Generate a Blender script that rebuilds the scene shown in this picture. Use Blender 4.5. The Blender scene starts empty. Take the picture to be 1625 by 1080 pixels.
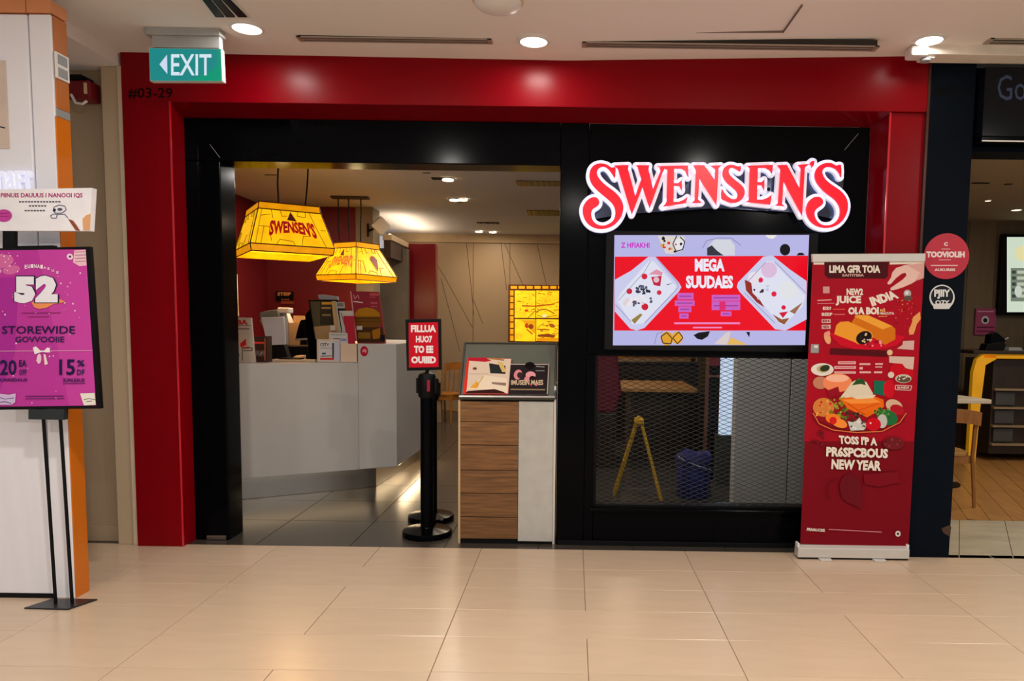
import bpy, math, random
from mathutils import Vector, Matrix
random.seed(7)
S = bpy.context.scene
COL = S.collection

# ------------------------------------------------------------------ camera
F, CX, CY = 1155.0, 908.0, 610.7
W_, H_ = 1625.0, 1080.0
CAM = Vector((0, -4.62, 1.416))
_p, _r = math.radians(4.67), math.radians(-0.79)
_f = Vector((0, math.cos(_p), -math.sin(_p)))
_rt = Vector((1, 0, 0))
_d = _f.cross(_rt)
R2 = _rt * math.cos(_r) + _d * math.sin(_r)
D2 = -_rt * math.sin(_r) + _d * math.cos(_r)
cd = bpy.data.cameras.new('camera')
cam = bpy.data.objects.new('camera', cd)
COL.objects.link(cam)
M = Matrix.Identity(4)
for i in range(3):
    M[i][0], M[i][1], M[i][2], M[i][3] = R2[i], -D2[i], -_f[i], CAM[i]
cam.matrix_world = M
cd.sensor_fit = 'HORIZONTAL'
cd.sensor_width = 36
cd.lens = F / W_ * 36
cd.shift_x = (W_ / 2 - CX) / W_
cd.shift_y = (CY - H_ / 2) / W_
cd.clip_start = 0.05
S.camera = cam

# ------------------------------------------------------------------ world, exposure
wd = bpy.data.worlds.new('world')
S.world = wd
wd.use_nodes = True
bg = wd.node_tree.nodes['Background']
bg.inputs[0].default_value = (1.0, 0.97, 0.945, 1)
bg.inputs[1].default_value = 0.44
vs = S.view_settings
vs.view_transform = 'Standard'
vs.look = 'None'
vs.gamma = 1
vs.use_curve_mapping = False
vs.exposure = 0.0

def area(name, loc, size, power, col=(1, .93, .85), rot=(0, 0, 0), size_y=None, spread=math.pi):
    l = bpy.data.lights.new(name, 'AREA')
    l.energy = power
    l.color = col
    l.size = size
    l.spread = spread
    if size_y:
        l.shape = 'RECTANGLE'
        l.size_y = size_y
    else:
        l.shape = 'DISK'
    o = bpy.data.objects.new(name, l)
    o.location = loc
    o.rotation_euler = rot
    COL.objects.link(o)
    return o

WARM = (1, .80, .56)
# store ceiling lamps, one wide lamp per zone, plus one added behind the window
area('store_light', (-1.3, 2.7, 2.83), .5, 24, (1, .95, .90))
area('store_light', (-1.3, 4.6, 2.83), .5, 20, WARM)
area('store_light', (-1.3, 6.4, 2.83), .4, 13, WARM)
area('store_light', (0.8, 6.0, 2.83), .4, 9, WARM)
area('store_light', (1.0, .55, 2.83), .3, 20, (1, .95, .9))  # unseen lamp added to brighten the pillar and floor sign behind the window
area('store_light', (-3.3, 3.2, 2.83), .4, 11, WARM)
area('neighbour_lamp', (4.6, 1.8, 2.75), .5, 26, (1, .86, .68))
area('neighbour_lamp', (4.2, 0.5, 2.75), .4, 10, (1, .92, .82))

# ------------------------------------------------------------------ projection helpers (measuring the photograph)
def ray(px, py):
    return R2 * ((px - CX) / F) + D2 * ((py - CY) / F) + _f
def at(px, py, Y):
    v = ray(px, py)
    return CAM + v * ((Y - CAM.y) / v.y)
def fl(px, py, z=0.0):
    v = ray(px, py)
    return CAM + v * ((z - CAM.z) / v.z)
def onp(px, py, P, N):
    v = ray(px, py)
    return CAM + v * ((P - CAM).dot(N) / v.dot(N))

# ------------------------------------------------------------------ materials
def lin(c):
    o = []
    for v in c:
        v /= 255.0
        o.append(v / 12.92 if v <= .04045 else ((v + .055) / 1.055) ** 2.4)
    return tuple(o)
MATS = {}
def mat(name, rgb, rough=.5, metal=0, var=.08, scale=6, stretch=(1, 1, 1), bump=0, emit=0, coat=0,
        rnd=0, spec=.5, trans=0, alpha=1, ior=1.45):
    if name in MATS:
        return MATS[name]
    m = bpy.data.materials.new(name)
    m.use_nodes = True
    nt = m.node_tree
    b = nt.nodes['Principled BSDF']
    c = lin(rgb)
    tc = nt.nodes.new('ShaderNodeTexCoord')
    mp = nt.nodes.new('ShaderNodeMapping')
    mp.inputs['Scale'].default_value = [scale * s for s in stretch]
    nt.links.new(tc.outputs['Object'], mp.inputs['Vector'])
    nz = nt.nodes.new('ShaderNodeTexNoise')
    nz.inputs['Scale'].default_value = 1
    nz.inputs['Detail'].default_value = 5
    nt.links.new(mp.outputs['Vector'], nz.inputs['Vector'])
    cr = nt.nodes.new('ShaderNodeValToRGB')
    cr.color_ramp.elements[0].position = .3
    cr.color_ramp.elements[1].position = .7
    cr.color_ramp.elements[0].color = tuple(x * (1 - var) for x in c) + (1,)
    cr.color_ramp.elements[1].color = tuple(min(1, x * (1 + var)) for x in c) + (1,)
    nt.links.new(nz.outputs['Fac'], cr.inputs['Fac'])
    out = cr.outputs['Color']
    if rnd:
        oi = nt.nodes.new('ShaderNodeObjectInfo')
        mr = nt.nodes.new('ShaderNodeMapRange')
        mr.inputs['To Min'].default_value = 1 - rnd
        mr.inputs['To Max'].default_value = 1 + rnd
        nt.links.new(oi.outputs['Random'], mr.inputs['Value'])
        hs = nt.nodes.new('ShaderNodeHueSaturation')
        nt.links.new(mr.outputs['Result'], hs.inputs['Value'])
        nt.links.new(out, hs.inputs['Color'])
        out = hs.outputs['Color']
    nt.links.new(out, b.inputs['Base Color'])
    b.inputs['Roughness'].default_value = rough
    b.inputs['Metallic'].default_value = metal
    b.inputs['Specular IOR Level'].default_value = spec
    b.inputs['IOR'].default_value = ior
    b.inputs['Coat Weight'].default_value = coat
    b.inputs['Coat Roughness'].default_value = .08
    b.inputs['Transmission Weight'].default_value = trans
    b.inputs['Alpha'].default_value = alpha
    if emit:
        nt.links.new(out, b.inputs['Emission Color'])
        b.inputs['Emission Strength'].default_value = emit
    if bump:
        bp = nt.nodes.new('ShaderNodeBump')
        bp.inputs['Strength'].default_value = bump
        bp.inputs['Distance'].default_value = .01
        nt.links.new(nz.outputs['Fac'], bp.inputs['Height'])
        nt.links.new(bp.outputs['Normal'], b.inputs['Normal'])
    MATS[name] = m
    return m
def print_mat(name, emit=0, rough=.45, coat=0):
    if name in MATS:
        return MATS[name]
    m = bpy.data.materials.new(name)
    m.use_nodes = True
    nt = m.node_tree
    b = nt.nodes['Principled BSDF']
    a = nt.nodes.new('ShaderNodeAttribute')
    a.attribute_name = 'ink'
    if emit < .5:
        nt.links.new(a.outputs['Color'], b.inputs['Base Color'])
    else:
        b.inputs['Base Color'].default_value = (.006, .006, .007, 1)
    b.inputs['Roughness'].default_value = rough
    b.inputs['Specular IOR Level'].default_value = .12
    b.inputs['Coat Weight'].default_value = coat
    if emit:
        nt.links.new(a.outputs['Color'], b.inputs['Emission Color'])
        b.inputs['Emission Strength'].default_value = emit
    MATS[name] = m
    return m

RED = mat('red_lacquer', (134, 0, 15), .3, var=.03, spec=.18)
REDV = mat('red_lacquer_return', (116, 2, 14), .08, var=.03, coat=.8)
BLACK = mat('black_gloss', (4, 5, 8), .15, var=.1, spec=.07)
BLACKM = mat('black_matt', (10, 10, 12), .5, spec=.2)
NAVY = mat('navy_panel', (11, 18, 27), .55, var=.1, spec=.05)
TILE = mat('beige_tile', (208, 184, 157), .24, var=.035, scale=3, stretch=(1, 5, 1), rnd=.03)
GROUT = mat('grout', (150, 130, 108), .8)
CEIL = mat('ceiling_paint', (238, 233, 228), .9, var=.02, scale=1.5)
DTILE = mat('dark_tile', (66, 60, 53), .24, var=.06, scale=2, stretch=(1, 4, 1), rnd=.04)
DGROUT = mat('dark_grout', (40, 36, 32), .8)
MAROON = mat('maroon_wall', (112, 10, 22), .55, var=.06, scale=1.5)
BEIGEW = mat('beige_wall', (176, 156, 128), .7, var=.04, scale=1.2)
BEIGEP = mat('beige_pilaster', (200, 180, 150), .6, var=.03, scale=1.2)
BACKW = mat('taupe_panel', (176, 150, 118), .4, var=.05, scale=1.0)
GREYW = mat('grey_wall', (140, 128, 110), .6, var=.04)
WHITEP = mat('white_panel', (240, 241, 248), .25, var=.015, scale=1)
ORANGE = mat('orange_panel', (214, 116, 24), .3, var=.05, scale=2)
ORANGEP = mat('peach_panel', (214, 140, 92), .4, var=.04)
STEEL = mat('steel', (190, 188, 184), .28, metal=1, var=.05, scale=20, stretch=(1, 1, 8))
COUNTER = mat('counter_white', (200, 196, 190), .35, var=.02, scale=1)
WOOD = mat('plank_wood', (120, 82, 46), .5, var=.36, scale=5, stretch=(1, 1, 14), bump=.1, rnd=.12)
WOODC = mat('chair_wood', (150, 96, 44), .45, var=.2, scale=10, stretch=(6, 6, 1))
WOODF = mat('wood_floor', (176, 126, 70), .35, var=.15, scale=3, stretch=(8, 1, 1), rnd=.12)
MARBLE = mat('marble_plank', (196, 184, 158), .3, var=.14, scale=3, stretch=(1, 3, 1), rnd=.05)
CONC = mat('plaster_grey', (186, 184, 176), .7, var=.06, scale=14, bump=.15)
ALU = mat('brushed_alu', (214, 212, 206), .35, metal=.4, var=.03)
WHITE = mat('white_plastic', (230, 228, 224), .4, var=.02)
CREAM = mat('cream_plastic', (222, 200, 166), .4, var=.05)
GREYP = mat('grey_plastic', (150, 152, 154), .4, var=.03)
LAMPG = mat('lit_yellow_glass', (255, 186, 14), .3, var=.16, scale=9, emit=.95)
LAMPB = mat('lit_amber_glass', (246, 158, 6), .3, var=.16, scale=12, emit=.72)
LEAD = mat('lead_came', (92, 46, 6), .5)
SIGNW = mat('lit_white_acrylic', (224, 226, 244), .3, var=.02, emit=.42)
SIGNR = mat('lit_red_acrylic', (226, 2, 34), .3, var=.04, emit=.55)
GLOW = mat('lamp_diffuser', (255, 246, 232), .4, var=.01, emit=5)
GLOWW = mat('lamp_diffuser_warm', (255, 226, 180), .4, var=.01, emit=4)
COVE = mat('cove_strip', (255, 220, 170), .4, var=.01, emit=9)
EXITM = print_mat('exit_print', emit=.9)
PRINT = print_mat('printed_paper')
PRINTG = print_mat('printed_gloss', rough=.2)
SCREEN = print_mat('screen_picture', emit=.95, rough=.2)
GLASS = mat('clear_glass', (250, 252, 252), .02, var=.0, trans=1, ior=1.02)
DARKW = mat('dark_wood', (46, 34, 26), .4, var=.2, scale=4, stretch=(6, 1, 1))
BLUE = mat('blue_plastic', (30, 46, 120), .4, var=.12)
YELLOW = mat('yellow_plastic', (226, 176, 20), .45, var=.06)
MESHM = mat('screen_wire', (62, 64, 63), .4, metal=.3, var=.1)

# ------------------------------------------------------------------ mesh + object helpers
ORG = {}
class MB:
    def __init__(s):
        s.v, s.f = [], []
    def add(s, vs, fs):
        n = len(s.v)
        s.v += [Vector(p) for p in vs]
        s.f += [tuple(n + i for i in f) for f in fs]
        return s
    def hexa(s, b, t):
        """b, t: four points each, same winding"""
        return s.add(list(b) + list(t), [(3, 2, 1, 0), (4, 5, 6, 7), (0, 1, 5, 4), (1, 2, 6, 5), (2, 3, 7, 6), (3, 0, 4, 7)])
    def box(s, x0, x1, y0, y1, z0, z1):
        return s.hexa([(x0, y0, z0), (x1, y0, z0), (x1, y1, z0), (x0, y1, z0)],
                      [(x0, y0, z1), (x1, y0, z1), (x1, y1, z1), (x0, y1, z1)])
    def rbox(s, c, dx, dy, dz, rz=0, rx=0, ry=0):
        m = Matrix.Translation(c) @ Matrix.Rotation(rz, 4, 'Z') @ Matrix.Rotation(ry, 4, 'Y') @ Matrix.Rotation(rx, 4, 'X')
        q = [m @ Vector((a * dx / 2, b * dy / 2, e * dz / 2)) for e in (-1, 1) for a, b in ((-1, -1), (1, -1), (1, 1), (-1, 1))]
        return s.hexa(q[:4], q[4:])
    def prism(s, poly, off):
        """poly: 3-D points, off: vector"""
        n = len(poly)
        off = Vector(off)
        P = [Vector(p) for p in poly]
        s.add(P + [p + off for p in P],
              [tuple(range(n))[::-1], tuple(range(n, 2 * n))] + [(i, (i + 1) % n, n + (i + 1) % n, n + i) for i in range(n)])
        return s
    def tube(s, pts, r, n=10, r1=None):
        P = [Vector(p) for p in pts]
        k = len(P)
        rings = []
        up = None
        for i, p in enumerate(P):
            t = (P[min(i + 1, k - 1)] - P[max(i - 1, 0)]).normalized()
            if up is None:
                up = Vector((0, 0, 1)) if abs(t.z) < .9 else Vector((1, 0, 0))
            a = t.cross(up).normalized()
            b = a.cross(t)
            rr = r if r1 is None else r + (r1 - r) * i / (k - 1)
            rings.append([p + a * math.cos(2 * math.pi * j / n) * rr + b * math.sin(2 * math.pi * j / n) * rr for j in range(n)])
        vs = [q for g in rings for q in g]
        fs = [(i * n + j, i * n + (j + 1) % n, (i + 1) * n + (j + 1) % n, (i + 1) * n + j) for i in range(k - 1) for j in range(n)]
        fs += [tuple(range(n))[::-1], tuple((k - 1) * n + j for j in range(n))]
        return s.add(vs, fs)
    def lathe(s, c, prof, n=28, axis='Z'):
        c = Vector(c)
        vs = []
        for (r, h) in prof:
            for j in range(n):
                a = 2 * math.pi * j / n
                q = (r * math.cos(a), r * math.sin(a), h) if axis == 'Z' else (r * math.cos(a), h, r * math.sin(a))
                vs.append(c + Vector(q))
        k = len(prof)
        fs = [(i * n + j, i * n + (j + 1) % n, (i + 1) * n + (j + 1) % n, (i + 1) * n + j) for i in range(k - 1) for j in range(n)]
        fs += [tuple(range(n))[::-1], tuple((k - 1) * n + j for j in range(n))]
        return s.add(vs, fs)
    def build(s, name, m, parent=None, bevel=0, smooth=False, origin=None):
        if parent is not None:
            o0 = ORG[parent]
        elif origin is not None:
            o0 = Vector(origin)
        else:
            xs = [p.x for p in s.v]; ys = [p.y for p in s.v]; zs = [p.z for p in s.v]
            o0 = Vector(((min(xs) + max(xs)) / 2, (min(ys) + max(ys)) / 2, min(zs)))
        me = bpy.data.meshes.new(name)
        me.from_pydata([tuple(p - o0) for p in s.v], [], s.f)
        me.update()
        me.materials.append(m)
        if smooth:
            for p in me.polygons:
                p.use_smooth = True
            try:
                me.set_sharp_from_angle(angle=math.radians(38))
            except Exception:
                pass
        o = bpy.data.objects.new(name, me)
        COL.objects.link(o)
        if parent is not None:
            o.parent = parent
        else:
            o.location = o0
        ORG[o] = o0
        if bevel:
            bv = o.modifiers.new('bevel', 'BEVEL')
            bv.width = bevel
            bv.segments = 2
            bv.limit_method = 'ANGLE'
            bv.angle_limit = math.radians(40)
        return o
def thing(name, label, cat, loc, group=None):
    o = bpy.data.objects.new(name, None)
    o.empty_display_size = .1
    o.location = loc
    COL.objects.link(o)
    ORG[o] = Vector(loc)
    return tag(o, label, cat, group)
def tag(o, label, cat, group=None):
    o['label'] = label
    o['category'] = cat
    if group:
        o['group'] = group
    return o
def struct(o, label=None):
    o['kind'] = 'structure'
    if label:
        o['label'] = label
    return o
def setting(name, loc=(0, 0, 0), label=None):
    o = bpy.data.objects.new(name, None)
    o.location = loc
    COL.objects.link(o)
    ORG[o] = Vector(loc)
    return struct(o, label)
def box(name, m, parent, x0, x1, y0, y1, z0, z1, bevel=0):
    return MB().box(x0, x1, y0, y1, z0, z1).build(name, m, parent, bevel)

_fc = bpy.data.curves.new('lettering', 'FONT')
_fo = bpy.data.objects.new('lettering', _fc)
def glyphs(txt, bold=.0, res=2):
    _fc.body = txt
    _fc.offset = bold
    _fc.resolution_u = res
    _fo.to_mesh_clear()
    me = _fo.to_mesh()
    return [tuple(v.co) for v in me.vertices], [tuple(p.vertices) for p in me.polygons]

class Print:
    """flat print lying on a real surface (point P, normal N towards the viewer); outlines measured on the photograph"""
    STEP = .00004
    def __init__(s, P, N):
        s.P, s.N = Vector(P), Vector(N).normalized()
        s.k = 1
        s.v, s.f, s.c = [], [], []
    def _add(s, pts, faces, col, lift=True):
        n = len(s.v)
        off = s.P + s.N * (s.k * s.STEP + .0006)
        s.v += [onp(x, y, off, s.N) for x, y in pts]
        s.f += [tuple(n + i for i in f) for f in faces]
        s.c += [lin(col)] * len(pts)
        s.k += 1
        return s
    def poly(s, pts, col):
        return s._add(pts, [tuple(range(len(pts)))], col)
    def rect(s, x0, y0, x1, y1, col):
        return s.poly([(x0, y0), (x1, y0), (x1, y1), (x0, y1)], col)
    def ell(s, cx, cy, rx, ry, col, rot=0, n=28):
        r = math.radians(rot)
        return s.poly([(cx + rx * math.cos(a) * math.cos(r) - ry * math.sin(a) * math.sin(r),
                        cy + rx * math.cos(a) * math.sin(r) + ry * math.sin(a) * math.cos(r))
                       for a in [2 * math.pi * i / n for i in range(n)]], col)
    def line(s, pts, w, col):
        P, Fc = [], []
        for a, b in zip(pts, pts[1:]):
            dx, dy = b[0] - a[0], b[1] - a[1]
            L = math.hypot(dx, dy) or 1
            nx, ny = -dy / L * w / 2, dx / L * w / 2
            n = len(P)
            P += [(a[0] + nx, a[1] + ny), (b[0] + nx, b[1] + ny), (b[0] - nx, b[1] - ny), (a[0] - nx, a[1] - ny)]
            Fc.append((n, n + 1, n + 2, n + 3))
        return s._add(P, Fc, col)
    def blobs(s, x0, y0, x1, y1, n, r, cols):
        for _ in range(n):
            cx, cy = random.uniform(x0, x1), random.uniform(y0, y1)
            q = random.uniform(r * .5, r)
            s.poly([(cx + q * random.uniform(.6, 1.1) * math.cos(a), cy + q * random.uniform(.6, 1.1) * math.sin(a))
                    for a in [math.pi * i / 4 for i in range(8)]], random.choice(cols))
        return s
    def text(s, txt, q, col, bold=0.0):
        """q: (x0,y0,x1,y1) box or four corners TL,TR,BR,BL"""
        if len(q) == 4 and not hasattr(q[0], '__len__'):
            x0, y0, x1, y1 = q
            q = [(x0, y0), (x1, y0), (x1, y1), (x0, y1)]
        vs, fs = glyphs(txt, bold)
        if not vs:
            return s
        ax, bx = min(v[0] for v in vs), max(v[0] for v in vs)
        ay, by = min(v[1] for v in vs), max(v[1] for v in vs)
        P = []
        for v in vs:
            u = (v[0] - ax) / (bx - ax)
            w = 1 - (v[1] - ay) / (by - ay)
            P.append(tuple((q[0][i] * (1 - u) + q[1][i] * u) * (1 - w) + (q[3][i] * (1 - u) + q[2][i] * u) * w for i in (0, 1)))
        return s._add(P, fs, col)
    def build(s, name, m, parent):
        o0 = ORG[parent]
        me = bpy.data.meshes.new(name)
        me.from_pydata([tuple(p - o0) for p in s.v], [], s.f)
        at_ = me.color_attributes.new('ink', 'FLOAT_COLOR', 'POINT')
        for i, c in enumerate(s.c):
            at_.data[i].color = (c[0], c[1], c[2], 1)
        me.materials.append(m)
        me.update()
        o = bpy.data.objects.new(name, me)
        COL.objects.link(o)
        o.parent = parent
        ORG[o] = o0
        return o
FRONT = Vector((0, -1, 0))
ZC = 3.0       # mall ceiling height
ZS = 2.85      # store ceiling height
YR = -.15      # face of the red portal
YB = 0.0       # face of the black frame
YW = 7.2       # back wall of the store

# ================================================================== FLOORS
fl0 = struct(MB().box(-5.2, 6.5, -6.6, -.10, -.12, -.004).build('floor', GROUT, None, origin=(0, -3, 0)),
             'beige stone tiled floor of the mall walkway')
XS0, DX = -1.848, .6435
ys = [-.10, -.478, -.794, -1.095, -1.414, -1.752]
while ys[-1] > -6.2:
    ys.append(ys[-1] - .322)
tile_cache = {}
def floor_piece(name, m, parent, x0, x1, y0, y1, z=0.0, g=.0018, th=.02):
    key = (name, m.name, round(x1 - x0, 3), round(y1 - y0, 3))
    if key not in tile_cache:
        w, h = (x1 - x0) / 2 - g, (y1 - y0) / 2 - g
        c = .0012
        b = [(-w, -h, -th), (w, -h, -th), (w, h, -th), (-w, h, -th)]
        t = [(-w, -h, -c), (w, -h, -c), (w, h, -c), (-w, h, -c)]
        u = [(-w + c, -h + c, 0), (w - c, -h + c, 0), (w - c, h - c, 0), (-w + c, h - c, 0)]
        me = bpy.data.meshes.new(name)
        fs = [(8, 9, 10, 11)]
        for a in (0, 4):
            fs += [(a + i, a + (i + 1) % 4, a + 4 + (i + 1) % 4, a + 4 + i) for i in range(4)]
        me.from_pydata(b + t + u, [], fs)
        me.materials.append(m)
        tile_cache[key] = me
    o = bpy.data.objects.new(name, tile_cache[key])
    COL.objects.link(o)
    o.parent = parent
    o.location = Vector(((x0 + x1) / 2, (y0 + y1) / 2, z)) - ORG[parent]
    return o
joint_rows = {0: (0, 1, 2, 3, 4, 5, 6, 7, 8, 9)}
for r in range(len(ys) - 1):
    k = -4
    while k < 12:
        x0 = XS0 + k * DX
        even = (k % 2 == 0)
        # continuous joints on the even lines, the odd ones open in some rows only
        mid = (r in (0,)) or (r + (k // 2)) % 3 != 1
        if x0 + 2 * DX > -5.2 and x0 < 6.2:
            if mid:
                floor_piece('tile', TILE, fl0, x0, x0 + DX, ys[r + 1], ys[r])
                floor_piece('tile', TILE, fl0, x0 + DX, x0 + 2 * DX, ys[r + 1], ys[r])
            else:
                floor_piece('tile', TILE, fl0, x0, x0 + 2 * DX, ys[r + 1], ys[r])
        k += 2

fl1 = struct(MB().box(-4.4, 2.2, -.10, 7.6, -.12, -.004).build('floor', DGROUT, None, origin=(0, 3, 0)),
             'dark grey tiled floor inside the restaurant')
for i in range(11):
    for j in range(13):
        floor_piece('tile', DTILE, fl1, -4.4 + i * .6, -4.4 + (i + 1) * .6, -.10 + j * .592, -.10 + (j + 1) * .592)
fl2 = struct(MB().box(2.2, 7.4, -.16, 5.4, -.12, -.004).build('floor', DGROUT, None, origin=(4, 2, 0)),
             'pale stone and brown plank floor of the neighbouring shop')
# pale planks, then the wooden boards, both laid askew
def plank_field(m, y0, y1, wd_, ln, ang, x0, x1, name):
    """rows of boards running at an angle, clipped to the strip"""
    ca, sa = math.cos(ang), math.sin(ang)
    cx, cy = (x0 + x1) / 2, (y0 + y1) / 2
    R = math.hypot(x1 - x0, y1 - y0) / 2
    n = int(R / wd_) + 1
    def clip(poly):
        for ax, lim, sg in ((0, x0, 1), (0, x1, -1), (1, y0, 1), (1, y1, -1)):
            out = []
            for i, p in enumerate(poly):
                q = poly[(i + 1) % len(poly)]
                a, b = (p[ax] - lim) * sg, (q[ax] - lim) * sg
                if a >= 0:
                    out.append(p)
                if (a > 0) != (b > 0) and a != b:
                    t = a / (a - b)
                    out.append((p[0] + (q[0] - p[0]) * t, p[1] + (q[1] - p[1]) * t))
            poly = out
            if len(poly) < 3:
                return None
        return poly
    for i in range(-n, n):
        u0, u1 = i * wd_ + .002, (i + 1) * wd_ - .002
        s0 = -R - random.random() * ln
        while s0 < R:
            a, b = s0 + .002, s0 + ln - .002
            poly = clip([(cx + s * ca - u * sa, cy + s * sa + u * ca) for s, u in ((a, u0), (b, u0), (b, u1), (a, u1))])
            s0 += ln
            if poly:
                A = abs(sum(poly[k][0] * poly[(k + 1) % len(poly)][1] - poly[(k + 1) % len(poly)][0] * poly[k][1] for k in range(len(poly)))) / 2
                if A > .004:
                    MB().prism([(p[0], p[1], -.02) for p in poly], (0, 0, .02)).build(name, m, fl2)
plank_field(MARBLE, -.16, .75, .30, 1.2, math.radians(62), 2.2, 5.2, 'plank')
plank_field(WOODF, .755, 4.6, .16, 1.3, math.radians(70), 2.2, 6.2, 'board')

# ================================================================== CEILINGS
c0 = MB()
prof = [(-5.2, 3.0), (-2.7, 2.998), (-.06, 2.985), (2.1, 3.04), (6.5, 3.045)]
def zc(x):
    for (a, b), (c, d) in zip(prof, prof[1:]):
        if a <= x <= c:
            return b + (d - b) * (x - a) / (c - a)
    return 3.0
for (a, b), (c, d) in zip(prof, prof[1:]):
    c0.hexa([(a, -6.6, b), (c, -6.6, d), (c, .05, d), (a, .05, b)], [(a, -6.6, 3.2), (c, -6.6, 3.2), (c, .05, 3.2), (a, .05, 3.2)])
ceil0 = struct(c0.build('ceiling', CEIL, None, origin=(0, -3, 3)), 'plain off white mall ceiling with vents and round lamps')
# dropped edge over the left passage and a fascia rail along the neighbour
box('soffit', CEIL, ceil0, -5.2, -2.73, -3.2, .05, 2.925, 3.0)
box('edge_rail', mat('rail_paint', (236, 226, 212), .6), ceil0, 2.0, 6.5, -.33, -.19, 2.985, 3.05, .004)
ceil1 = struct(MB().box(-4.4, 2.2, .05, 7.6, ZS, ZS + .12).build('ceiling', mat('store_ceiling', (212, 212, 218), .85, var=.03, scale=1), None),
               'warm grey ceiling inside the restaurant')
ceil2 = struct(MB().box(2.2, 7.4, .05, 5.4, 2.78, 2.9).build('ceiling', mat('shop_ceiling', (176, 158, 130), .85, var=.03, scale=1), None),
               'tan ceiling inside the neighbouring shop')
# access hatch outline in the mall ceiling
hz = zc(.8) - .004
h = [fl(1056, 8, hz), fl(1052, 52, hz), fl(1243, 52, hz), fl(1273, 10, hz)]
for a, b in zip(h, h[1:]):
    dvec = (b - a).normalized()
    nrm = Vector((-dvec.y, dvec.x, 0)) * .0025
    MB().prism([a + nrm, b + nrm, b - nrm, a - nrm], (0, 0, .01)).build('hatch_joint', mat('joint_shadow_gap', (120, 110, 98), .9), ceil0)

def downlight(px, py, z, r, label, warm=False, watts=0, group='round lamps set in the mall ceiling'):
    p = fl(px, py, z)
    t = thing('downlight', label, 'ceiling light', (p.x, p.y, z), group)
    prof_ = [(r * 1.22, 0), (r * 1.22, -.006), (r * 1.0, -.012), (r * .96, -.002)]
    MB().lathe((p.x, p.y, z), prof_, 28).build('trim_ring', WHITE, t, smooth=True)
    MB().lathe((p.x, p.y, z), [(r * .95, -.003), (r * .95, -.0095), (r * .5, -.011)], 28).build('diffuser', GLOWW if warm else GLOW, t, smooth=True)
    if watts:
        l = area('downlight_beam', (p.x, p.y, z - .02), r * 2, watts, WARM if warm else (1, .945, .885))
    return t
downlight(392, 43, zc(-1.9), .075, 'round lit downlight in mall ceiling beside the exit sign', watts=4)
downlight(847, 64, zc(-.25), .075, 'round lit downlight in mall ceiling between the two long slot vents', watts=4)
downlight(1475, 62, zc(2.0), .07, 'round lit downlight in mall ceiling above the small white camera', watts=1.2)
# further lamps of the same ceiling, over and behind the viewer
for x, y, w in ((-3.6, -2.6, 30), (-1.2, -2.6, 36), (1.2, -2.6, 30), (3.6, -2.6, 26), (-2.4, -4.8, 34), (0, -4.8, 34), (2.4, -4.8, 34), (4.6, -.9, 10)):
    MB().lathe((x, y, zc(x)), [(.09, .0), (.09, -.008), (.075, -.012)], 24).build('lamp_disc', GLOW, ceil0)
    area('downlight_beam', (x, y, zc(x) - .03), .15, w, (1, .945, .885))

def slot_vent(a, b, dep, label):
    z = zc((fl(*a, 3).x + fl(*b, 3).x) / 2)
    p, q = fl(*a, z), fl(*b, z)
    y = (p.y + q.y) / 2
    t = thing('slot_vent', label, 'air vent', ((p.x + q.x) / 2, y, z), 'long slot vents in the mall ceiling')
    za = min(zc(p.x), zc(q.x))
    MB().box(p.x, q.x, y - dep / 2, y + dep / 2, za - .003, za + .03).build('dark_slot', mat('vent_shadow', (52, 46, 40), .8), t)
    for k in (-1, 0, 1):
        MB().box(p.x - .01, q.x + .01, y + k * dep / 2 - .005, y + k * dep / 2 + .005, za - .008, za - .001).build('slat', mat('vent_metal', (176, 164, 150), .4, metal=.4), t)
    for x in (p.x, q.x):
        MB().box(x - .012, x + .012, y - dep / 2 - .005, y + dep / 2 + .005, za - .009, za - .001).build('end_cap', mat('vent_metal', (176, 164, 150), .4, metal=.4), t)
slot_vent((478, 61), (777, 62), .055, 'long thin slot vent in mall ceiling left of centre downlight')
slot_vent((927, 67), (1393, 66), .06, 'longest slot vent in mall ceiling above the red shop name')
slot_vent((1568, 65), (1690, 65), .07, 'slot vent in mall ceiling at right edge above the neighbouring shop')
# black louvred vent, upper left
zv = zc(-1.8) - .002
t = thing('louvre_vent', 'black louvred ceiling vent at the top left corner', 'air vent', fl(355, 5, zv))
for x0, x1 in ((327, 356), (342, 373), (357, 392)):
    a, b, c_, d_ = fl(x0 - 10, -8, zv), fl(x0 + 2, -8, zv), fl(x1, 25, zv), fl(x1 - 14, 25, zv)
    MB().prism([a, b, c_, d_], (0, 0, -.008)).build('slat', BLACKM, t)
a, b, c_, d_ = fl(308, -12, zv), fl(362, -12, zv), fl(398, 28, zv), fl(338, 28, zv)
MB().prism([a, b, c_, d_], (0, 0, -.002)).build('plate', WHITE, t)
# smoke detector dome
p = fl(790, 0, zc(-.4))
t = thing('smoke_detector', 'round white dome detector on ceiling at top edge', 'detector', (p.x, p.y, zc(p.x)))
MB().lathe((p.x, p.y, zc(p.x)), [(.115, 0), (.115, -.02), (.10, -.035), (.05, -.05), (.01, -.053)], 32).build('dome', WHITE, t, smooth=True)
MB().lathe((p.x, p.y, zc(p.x)), [(.125, 0), (.125, -.008), (.115, -.012)], 32).build('base_ring', CREAM, t, smooth=True)

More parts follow.
